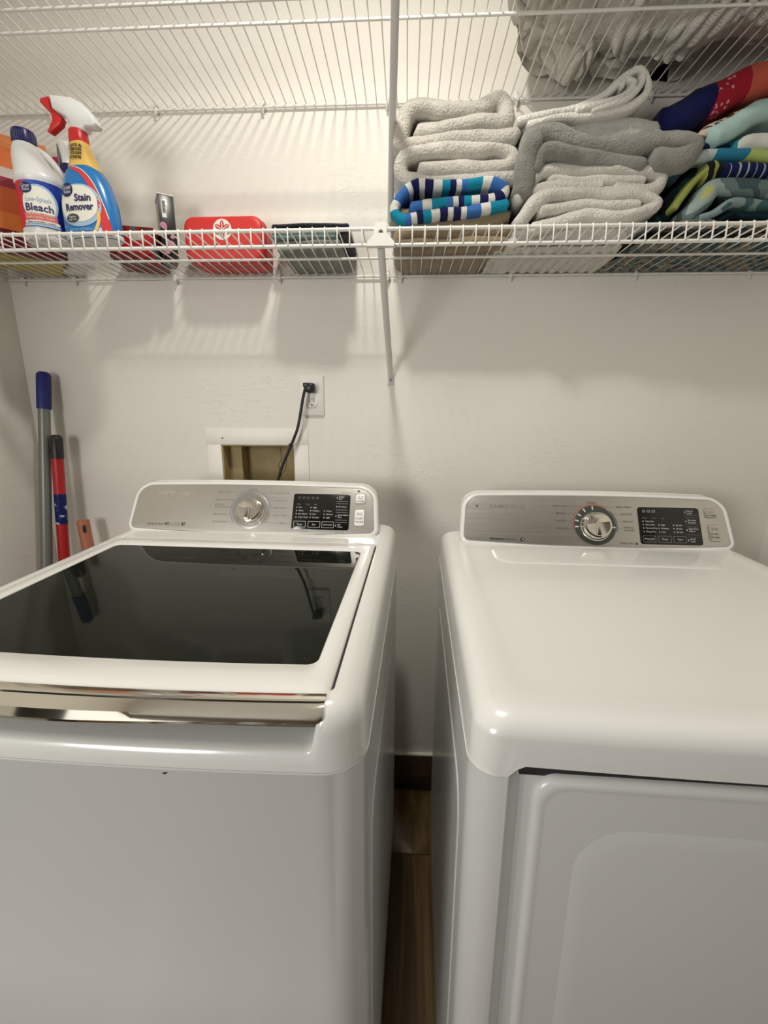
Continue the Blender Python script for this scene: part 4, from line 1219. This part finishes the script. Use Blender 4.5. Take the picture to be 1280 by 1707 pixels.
def lcd(par, F, s0, s1, t0, t1, cols, right, bottoms, title, skew=0.0):
    d = slab(F, s0, s1, t0, t1, .006, 0, .0016, .0005).done('display', M['lcd'], par, sharp=40)
    wv = s1 - s0; hv = t1 - t0; H_ = .00175
    P = lambda u, v: (s0 + u * wv, t0 + v * hv)
    def tx(s_, u, v, size, m='inkwhite', width=None, al='LEFT'):
        x, y = P(u, v); ptext(d, F, s_, size, x, y, M[m], width, h=H_, align=al)
    fr = MB(); dots = MB()
    for i, (u, rows) in enumerate(cols):
        for j, r_ in enumerate(rows):
            v = .335 + .092 * (len(rows) - 1 - j)
            tx(r_, u + .035, v, .0052)
            x, y = P(u, v); dots.add([F((x + .0012 * math.cos(a * PI / 3), y + .0016 * math.sin(a * PI / 3), H_)) for a in range(6)], [tuple(range(6))])
        a, b = P(u - .03, .055), P(u + .18, .225)
        q = frame_line(F, a[0], b[0], a[1], b[1], .0007, H_); fr.add(q.v, q.f)
        tx(bottoms[i], u + .075, .14, .0056, al='CENTER')
    for v, r_ in right:
        tx(r_, .80, v, .0056); x, y = P(.77, v)
        dots.add([F((x + .0010 * math.cos(a * PI / 3), y + .0024 * math.sin(a * PI / 3), H_)) for a in range(6)], [tuple(range(6))])
    q = lines(F, [(*P(.76, v), *P(.965, v)) for v in (.80, .735, .56, .49, .275, .215)], .0005, H_); fr.add(q.v, q.f)
    for u, v in ((.10, .885), (.18, .885), (.26, .885), (.34, .885), (.42, .885)):
        x, y = P(u, v); q = frame_line(F, x - .003, x + .003, y - .0025, y + .0025, .0006, H_, .0008)
        if title: q2 = q; q2.done('icon', M['inkgrey'], d, smooth=False)
        elif u < .3: q.done('icon', M['inkwhite'], d, smooth=False)
    for u, s_ in ((.10, 'Wash'), (.26, 'Rinse'), (.40, 'Spin')): tx(s_, u, .70, .0045, 'inkgrey', al='CENTER')
    fr.done('button_frames', M['inkwhite'] if title else M['inkgrey'], d, smooth=False); dots.done('indicator_dots', M['inkwhite'], d, smooth=False)
    return d


def keys(par, F, s0, t0, s1, t1, label_lines, m):
    k = slab(F, s0, s1, t0, t1, .004, 0, .0030, .0010).done('button', m, par, sharp=40)
    q = frame_line(F, s0 - .0012, s1 + .0012, t0 - .0012, t1 + .0012, .0010, .00035, .0045); q.done('button_gap', M['inkgrey'], k, smooth=False)
    return k


# ---- washer --------------------------------------------------------
WZ = .925
wa = empty('washing_machine', (-.3622, -.17, 0), math.radians(-1.6), 'white top-loading washing machine with dark glass lid and chrome lid handle', 'washer')
HWD = .343
top = lambda y: 1.0075 + (y + .16) * .0195
# cabinet
out = [(.012, .02), (.001, .035), (.0, .06), (0, .60), (0, WZ - .004), (-.0012, WZ - .0025), (-.0012, WZ - .0008), (0, WZ)]
MB().loft([lvl(sect(HWD - i, -i, -.722 + i, .012, .045, .010), z) for i, z in out]).done('cabinet', M['enamel_body'], wa, sharp=45)
side_emboss(wa, HWD, -.07, -.65, .12, .80, M['enamel_body'])
# deck; the front middle drops to a ledge under the lid handle
NFD = 120
I0 = 8 + 11 + 8
def deck(outline, zf, ins, low=True):
    o = []
    for i, (x, y) in enumerate(outline):
        z = zf(y) if callable(zf) else zf
        k = 0
        if low and I0 <= i < I0 + NFD - 1:
            u = abs(2 * (i - I0 + 1) / NFD - 1); k = min(1, max(0, (.992 - u) / .030)); k = k * k * (3 - 2 * k)
        zl = .9500 - .005 * max(0, 1 - ins / .010) ** 2
        o.append((x, y, z + (min(z, zl) - z) * k))
    return o
def dsect(*a_): return sect(*a_, nf=NFD)
L = [deck(dsect(HWD + .0005, 0, -.7225, .012, .045, .010), WZ + .0006, 0), deck(dsect(HWD - .0005, -.001, -.7220, .012, .045, .011), WZ + .010, 0)]
for ins, off in ((.0025, -.030), (.0045, -.019), (.0085, -.010), (.014, -.0045), (.021, -.0012), (.028, 0), (.0345, 0)):
    L.append(deck(dsect(HWD - ins, -min(ins, .008), -.7225 + ins, .012, max(.010, .045 - ins), .011), (lambda o: (lambda y: top(y) + o))(off), ins))
def rec(ins): return dsect(.3062 - ins, -.170 - ins, -.6865 + ins, .010, .007, .010)
L.append(deck(rec(0), lambda y: top(y), .03)); L.append(deck(rec(.0006), lambda y: top(y) - .001, .03))
L.append(deck(rec(.0008), .9485, .03)); L.append(deck(rec(.03), .946, .03))
n = len(L[0])
base_ = rec(.03)
for r_, z in ((.255, .945), (.240, .93), (.236, .70), (.20, .68)):
    q = []
    for x, y in base_:
        a = math.atan2(y + .44, x); q.append((r_ * math.cos(a), -.44 + r_ * math.sin(a), z))
    L.append(q)
MB().loft(L, cap0=False, cap1=True).done('top_deck', M['enamel'], wa, sharp=50)
MB().loft(lathe([(.228, .925), (.2335, .932), (.2335, .72), (.228, .715)], 48, (0, -.44)), False, False).done('wash_tub', M['tub'], wa)
# lid frame
zl_ = lambda off: (lambda x, y: top(y) + off)
L = []
for ins, off in ((.004, -.026), (0, -.022), (0, -.004), (.0008, -.0015), (.0025, 0)):
    L.append(lvl(sect(.3018 - ins, -.173 - ins, -.700 + ins, .008, .014, .010), zl_(off + .0005)))
L.append(lvl(sect(.277, -.222, -.640, .012, .014, .008), zl_(.0005)))
L.append(lvl(sect(.2762, -.2228, -.6392, .012, .014, .008), zl_(-.0003)))
L.append(lvl(sect(.2760, -.2230, -.6390, .012, .014, .008), zl_(-.0045)))
L.append(lvl(sect(.262, -.235, -.626, .012, .014, .008), zl_(-.0045)))
L.append(lvl(sect(.262, -.235, -.626, .012, .014, .008), zl_(-.024)))
lid = MB().loft(L, False, False).done('lid', M['lid'], wa, sharp=50)
MB().loft([lvl(sect(.2752 - i, -.2236 - i, -.6384 + i, .012, .014, .008), zl_(o)) for i, o in ((0, -.0044), (0, -.0010), (.0006, -.0004))]).done('glass_pane', M['glass'], lid, sharp=30)
ms = MB()
for s in (-1, 1):
    ms.add([(s * x, y, top(y) + o) for y in (-.172, -.7) for x in (.3014, .3060) for o in (-.022, -.005)], [(0, 1, 3, 2), (4, 6, 7, 5), (0, 4, 5, 1), (2, 3, 7, 6), (0, 2, 6, 4), (1, 5, 7, 3)])
ms.done('lid_gap_shade', M['dark_gap'], wa, smooth=False)  # dark strips paint the shade of the gap beside the lid
# chrome handle, bowed
mb = MB(); NX = 48; prof = [(.0065, .0006), (.0065, .0016), (-.0030, .0016), (-.0055, .0008), (-.0062, -.0012), (-.0090, -.0020), (-.0130, -.0038), (-.0175, -.0064), (-.0212, -.0092), (-.0228, -.0114), (-.0222, -.0145), (-.017, -.0162), (-.010, -.0160), (-.004, -.015)]
L = []
for i in range(NX + 1):
    uu = 2 * i / NX - 1; x = .3000 * (uu if abs(uu) < .9 else math.copysign(.9 + .1 * math.sin((abs(uu) - .9) / .1 * PI / 2), uu)); yb_ = -.700 - .010 * (1 - (x / .3000) ** 2)
    e = max(0, abs(x) - .2950) / .0050; sc = 1 - .16 * e * e
    sco = .0045 * math.exp(-(x / .16) ** 2)
    L.append([(x, yb_ + a * (sc if a < 0 else 1) - (sco if k in (7, 8, 9, 10) else 0) , top(yb_) + b * sc - (sco * .6 if k in (8, 9, 10) else 0)) for k, (a, b) in enumerate(prof)])
mb.loft(L).done('lid_handle', M['chrome'], wa, sharp=32)
# lower lip under handle hidden edge
FW = PanelFrame(-.0075, -.110, 1.009)
PCX[0] = -.0080
fas = console(wa, FW, M['enamel'], -.012)
F = FW
dp = F.put(MB().loft(lathe([(.0465, 0), (.0465, .0010), (.0455, .0014), (.036, .0016)], 48, (-.0113, .0565)))).done('dial_plate', M['ring'], fas, sharp=40)
arc_line(F, -.0113, .0565, .0505, -128, 86, .0013, .0005).done('blue_arc', M['inkblue'], fas, smooth=False)
arc_line(F, -.0113, .0565, .0505, 97, 128, .0016, .0005).done('red_arc', M['inkred'], fas, smooth=False)
knob(fas, F, -.0100, .0535, .0315, .020, M['chrome'], ang=-12)
arc_line(F, -.0113, .0565, .0415, 136, 142, .007, .0018, 4).done('pointer_mark', M['inkwhite'], dp, smooth=False)
lcd(fas, F, .0955, .2375, .0115, .1022, ((.07, ('Hot', 'Warm', 'Eco Warm', 'Cold / Cold')), (.32, ('High', 'Medium', 'Low', 'No Spin')), (.56, ('Heavy', 'Normal', 'Light'))),
    ((.895, 'Delay\nEnd'), (.645, 'Pre Soak'), (.385, 'Extra Rinse\nPlus'), (.12, 'Self\nClean')), ('Temp.', 'Spin', 'Soil Level'), True)
k1 = keys(fas, F, .2500, .0800, .2745, .1030, None, M['lid']); ptext(k1, F, 'POWER', .0055, .2622, .0842, M['ink'], .021, h=.0033)
arc_line(F, .2622, .0945, .0042, 30, 330, .0009, .0032, 20).done('power_symbol', M['ink'], k1, smooth=False)
k2 = keys(fas, F, .2505, .0235, .2745, .0640, None, M['lid'])
ptext(k2, F, 'START', .006, .2625, .0410, M['ink'], .019, h=.0033); ptext(k2, F, 'PAUSE', .006, .2625, .0325, M['ink'], .019, h=.0033)
lines(F, [(.2575, .0490, .2575, .0560), (.2575, .0560, .2635, .0525), (.2635, .0525, .2575, .0490), (.2655, .0490, .2655, .0560), (.2680, .0490, .2680, .0560)], .0008, .0032).done('play_pause_symbol', M['ink'], k2, smooth=False)
F.put(MB().loft(lathe([(.0028, 0), (.0028, .0006), (.0022, .0009)], 16, (.2570, .1115)))).done('green_dot', M['green'], fas)
ptext(fas, F, 'SAMSUNG', .0135, -.2145, .0970, M['inkpale'], .085, bold=.0004, h=.0007, name='embossed_lettering')
ptext(fas, F, 'SmartCare', .0085, -.2520, .0170, M['ink'], .040); ptext(fas, F, 'VRT', .0085, -.2215, .0170, M['ink'], .014, bold=.0004); ptext(fas, F, 'plus', .0075, -.2080, .0165, M['inkgrey'], .011)
frame_line(F, -.2000, -.1890, .0125, .0225, .0008, .0004).done('round_badge_frame', M['inkgrey'], fas, smooth=False)
ptext(fas, F, 'eco', .005, -.1945, .0175, M['inkgrey'], .008)
F.put(disk(.0060, .0042, -.1790, .0180, 20, rot=.5, z=.0004)).done('swirl_badge', M['ink'], fas, smooth=False)
F.put(disk(.0022, .0010, -.1775, .0185, 12, rot=.5, z=.0006)).done('swirl_badge', M['inkwhite'], fas, smooth=False)
for tx, s, t, wd in (('HEAVY DUTY', -.0850, .1020, .035), ('NORMAL', -.0100, .1110, .023), ('QUICK WASH', .0660, .1020, .034), ('BRILLIANT WHITES', -.0800, .0825, .048), ('DELICATES', .0660, .0825, .029), ('BEDDING /', -.0925, .0700, .026),
                     ('WATERPROOF', -.0855, .0635, .038), ('PERM PRESS', .0620, .0640, .034), ('DEEP WASH', -.0900, .0450, .032), ('RINSE + SPIN', .0645, .0450, .036), ('ACTIVE WEAR', -.0860, .0255, .038), ('SPIN', .0720, .0255, .014)):
    ptext(fas, F, tx, .0058, s, t, M['inkgrey'], wd)
lines(F, [(-.066, .102, -.030, .102), (.012, .102, .047, .102), (.039, .0825, .050, .0825), (.039, .064, .043, .064), (-.073, .045, -.062, .045), (.030, .0255, .062, .0255), (-.066, .0255, -.055, .0255)], .0005, .0004).done('leader_lines', M['inkgrey'], fas, smooth=False)
ptext(fas, F, 'Press and hold 3 sec', .0042, .2270, .1075, M['inkgrey'], .022); ptext(fas, F, 'Child Lock', .0042, .2160, .0060, M['inkgrey'], .022); ptext(fas, F, 'Alarm Off', .0042, .1280, .0060, M['inkgrey'], .018)
# leveling feet
for x in (-.29, .29):
    for y in (-.06, -.66): MB().loft(lathe([(.020, 0), (.022, .004), (.018, .022)], 16, (x, y))).done('foot', M['black'], wa)
sc_ = MB(); sc_.add([(0.125, -.7312, .9175), (.1285, -.7313, .9165), (.1320, -.7311, .9180), (.1290, -.7314, .9195)], [(0, 1, 2, 3)])
sc_.done('chip_mark', M['ink'], wa, smooth=False)

# ---- dryer ---------------------------------------------------------
dr = empty('dryer', (.4380, -.17, 0), math.radians(-1.6), 'white front-loading clothes dryer with brushed steel control panel', 'dryer')
DZ = .9215
YD = .0255
topd = lambda y: .992 + (y + .16) * .006
XO = .3085
def shell(ins, z):
    o = [p for p in sect(HWD - ins, -ins, -.7295 + ins, .012, .031 - ins, 0)]
    k = max(i for i, p in enumerate(o) if p[1] < -.7295 + ins + 1e-6 and p[0] <= XO)
    o = o[k + 1:] + o[:k + 1]
    o = [p for p in o if not (abs(p[0]) < XO and p[1] < -.6)]
    return [(XO, -.7295 + ins, z)] + [(x, y, z) for x, y in o] + [(-XO, -.7295 + ins, z)]
cm = MB()
cm.loft([shell(i, z) for i, z in ((0, .03), (0, .60), (0, DZ - .004), (-.0012, DZ - .0025), (-.0012, DZ - .0008), (0, DZ), (.0025, DZ + .001), (.0025, .9440))], False, False, closed=False)
L = []
for y, ins, r in ((-.7295, None, .0004), (-.7295, 0, .020), (-.7285, .0012, .020), (-.7250, .0030, .019), (-.7120, .0110, .016), (-.7000, .0200, .012), (-.6995, .026, .010)):
    if ins is None: L.append([(x, y, z) for x, z in rrect(-XO, XO, .03, .9440, r, 7)])
    else: L.append([(x, y, z) for x, z in rrect(-.3030 + ins, .3030 - ins, .14 + ins, .9425 - ins * .1, r, 7)])
cm.loft(L, False, True)
cab = cm.done('cabinet', M['enamel_body'], dr, sharp=38)
side_emboss(dr, HWD, -.07, -.66, .12, .82, M['enamel_body'])
# deck with skirt notched above the door
def zb_d(x, y):
    k = min(1, max(0, (.3045 - abs(x)) / .014)) * min(1, max(0, (-.68 - y) / .02)); k = k * k * (3 - 2 * k)
    return DZ + .0008 + .0150 * k
def rd(ins, d=0.0): return sect(HWD - ins, -min(ins, .01), -.7315 + ins, .012, .030, .005)
L = [[(x, y, zb_d(x, y) + .002) for x, y in rd(.005)], lvl(rd(-.0004), zb_d), lvl(rd(.001), lambda x, y: zb_d(x, y) + .006)]
for ins, off in ((.0025, -.0225), (.0050, -.0150), (.0095, -.0085), (.016, -.0038), (.024, -.0010), (.033, 0), (.043, .0003), (.050, 0), (.058, -.0012), (.066, -.0020), (.09, -.0022)):
    L.append(lvl(rd(ins), (lambda o: (lambda x, y: max(topd(y) + o, zb_d(x, y) + .0065)))(off)))
MB().loft(L, cap0=False).done('top_deck', M['enamel'], dr, sharp=50)
# shallow pressed pad in front of the console
L = []
for ins, o in ((0, -.0030), (.004, -.0010), (.010, -.0004)):
    L.append([(x, y, topd(y) + o) for x, y in rrect(-.235 + ins, .235 - ins, -.245 + ins, -.130 - ins, .035, 8)])
MB().loft(L).done('raised_pad', M['enamel'], dr, sharp=60)
# door
L = []
for y, ins in ((-.7255, .0), (-.755, 0), (-.7600, .0015), (-.7625, .0045), (-.7635, .009), (-.7625, .0120), (-.7620, .016)):
    L.append([(x, y + YD, z) for x, z in rrect(-.2780 + ins, .2780 - ins, .165 + ins, .9275 - ins, .026, 8)])
door = MB().loft(L).done('door', M['enamel_body'], dr, sharp=60)
L = []
for y, ins in ((-.7618, 0), (-.7626, .006), (-.7634, .014), (-.7636, .022)):
    L.append([(x, y + YD, z) for x, z in rrect(-.230 + ins, .230 - ins, .28 + ins, .870 - ins, .06, 10)])
MB().loft(L).done('door_panel', M['enamel_body'], door, sharp=70)
MB().box(-.292, .292, -.729, -.709, .9230, .9385, .001).done('door_gap_shade', M['dark_gap'], dr, sharp=30)  # dark box added as the shade between skirt and door top
FD = PanelFrame(.0180, -.110, .9925)
F = FD
PCX[0] = -.0010
fas = console(dr, F, M['enamel'], -.012)
F.put(MB().loft(lathe([(.0490, 0), (.0490, .0008), (.0482, .0012), (.036, .0014)], 48, (.0020, .0500)))).done('dial_plate', M['ringd'], fas, sharp=40)
arc_line(F, .0020, .0500, .0495, 0, 360, .0012, .0013, 60).done('dial_rim', M['steel'], fas, smooth=False)
arc_line(F, .0020, .0500, .0520, -105, 35, .0022, .0005).done('red_arc', M['inkred'], fas, smooth=False)
arc_line(F, .0020, .0500, .0515, 45, 108, .0015, .0005).done('black_arc', M['ink'], fas, smooth=False)
for a in (-96, -76, -55, -32, -4, 96): arc_line(F, .0020, .0500, .0425, a - 2.2, a + 2.2, .009, .0016, 3).done('tick_mark', M['inkwhite'], fas, smooth=False)
knob(fas, F, .0030, .0470, .0335, .019, M['chrome'], ang=8)
lcd(fas, F, .1035, .2430, .0070, .0975, ((.07, ('Very Dry', 'More Dry', 'Normal Dry', 'Damp Dry')), (.32, ('High', 'Medium', 'Low')), (.56, ('60 min', '40 min', '20 min'))),
    ((.88, 'Mixed\nLoad'), (.63, 'Wrinkle\nPrevent'), (.40, 'Rack Dry\nAlarm'), (.13, 'Small\nLoad')), ('Dry Level', 'Temp.', 'Time'), False)
k1 = keys(fas, F, .2560, .0750, .2820, .0965, None, M['steel']); ptext(k1, F, 'POWER', .0055, .2690, .0792, M['ink'], .021, h=.0033)
arc_line(F, .2690, .0890, .0040, 30, 330, .0009, .0032, 20).done('power_symbol', M['ink'], k1, smooth=False)
k2 = keys(fas, F, .2590, .0180, .2830, .0570, None, M['steel'])
ptext(k2, F, 'START', .006, .2710, .0345, M['ink'], .018, h=.0033); ptext(k2, F, 'PAUSE', .006, .2710, .0265, M['ink'], .018, h=.0033)
lines(F, [(.2660, .0430, .2660, .0500), (.2660, .0500, .2720, .0465), (.2720, .0465, .2660, .0430), (.2745, .0430, .2745, .0500), (.2770, .0430, .2770, .0500)], .0008, .0032).done('play_pause_symbol', M['ink'], k2, smooth=False)
F.put(MB().loft(lathe([(.0028, 0), (.0028, .0006), (.0022, .0009)], 16, (-.2760, .0925)))).done('green_dot', M['green'], fas)
ptext(fas, F, 'SAMSUNG', .0130, -.2035, .0920, M['inkgrey'], .085, bold=.0002, h=.0005, name='embossed_lettering')
ptext(fas, F, 'Moisture', .0092, -.2290, .0110, M['ink'], .034, bold=.0004); ptext(fas, F, 'Sensor', .0092, -.1960, .0110, M['ink'], .028)
F.put(disk(.0065, .0045, -.1700, .0110, 20, rot=.5, z=.0004)).done('swirl_badge', M['ink'], fas, smooth=False)
F.put(disk(.0024, .0011, -.1685, .0115, 12, rot=.5, z=.0006)).done('swirl_badge', M['inkwhite'], fas, smooth=False)
for tx, s, t, wd in (('HEAVY DUTY', -.0760, .0960, .036), ('NORMAL', -.0010, .1055, .022), ('PERM PRESS', .0720, .0960, .034), ('BEDDING', -.0760, .0775, .023), ('QUICK DRY', .0770, .0785, .028), ('SANITIZE', -.0760, .0590, .023), ('TIME DRY', .0790, .0600, .026),
                     ('DELICATES', -.0740, .0400, .028), ('WRINKLE', .0790, .0455, .024), ('RELEASE', .0800, .0390, .024), ('WRINKLE PREV.', .0720, .0075, .034)):
    ptext(fas, F, tx, .0058, s, t, M['ink'], wd)
lines(F, [(-.056, .096, -.022, .096), (.026, .096, .053, .096), (-.063, .0775, -.046, .0775), (.046, .0785, .060, .0785), (-.063, .059, -.050, .059), (.050, .060, .063, .060), (-.059, .040, -.050, .040), (.052, .042, .065, .042)], .0005, .0004).done('leader_lines', M['ink'], fas, smooth=False)
frame_line(F, .0915, .0965, .0050, .0100, .0025, .0004, .0008).done('square_mark', M['ink'], fas, smooth=False)
for x in (-.29, .29):
    for y in (-.06, -.69): MB().loft(lathe([(.020, 0), (.022, .004), (.018, .022)], 16, (x, y))).done('foot', M['black'], dr)
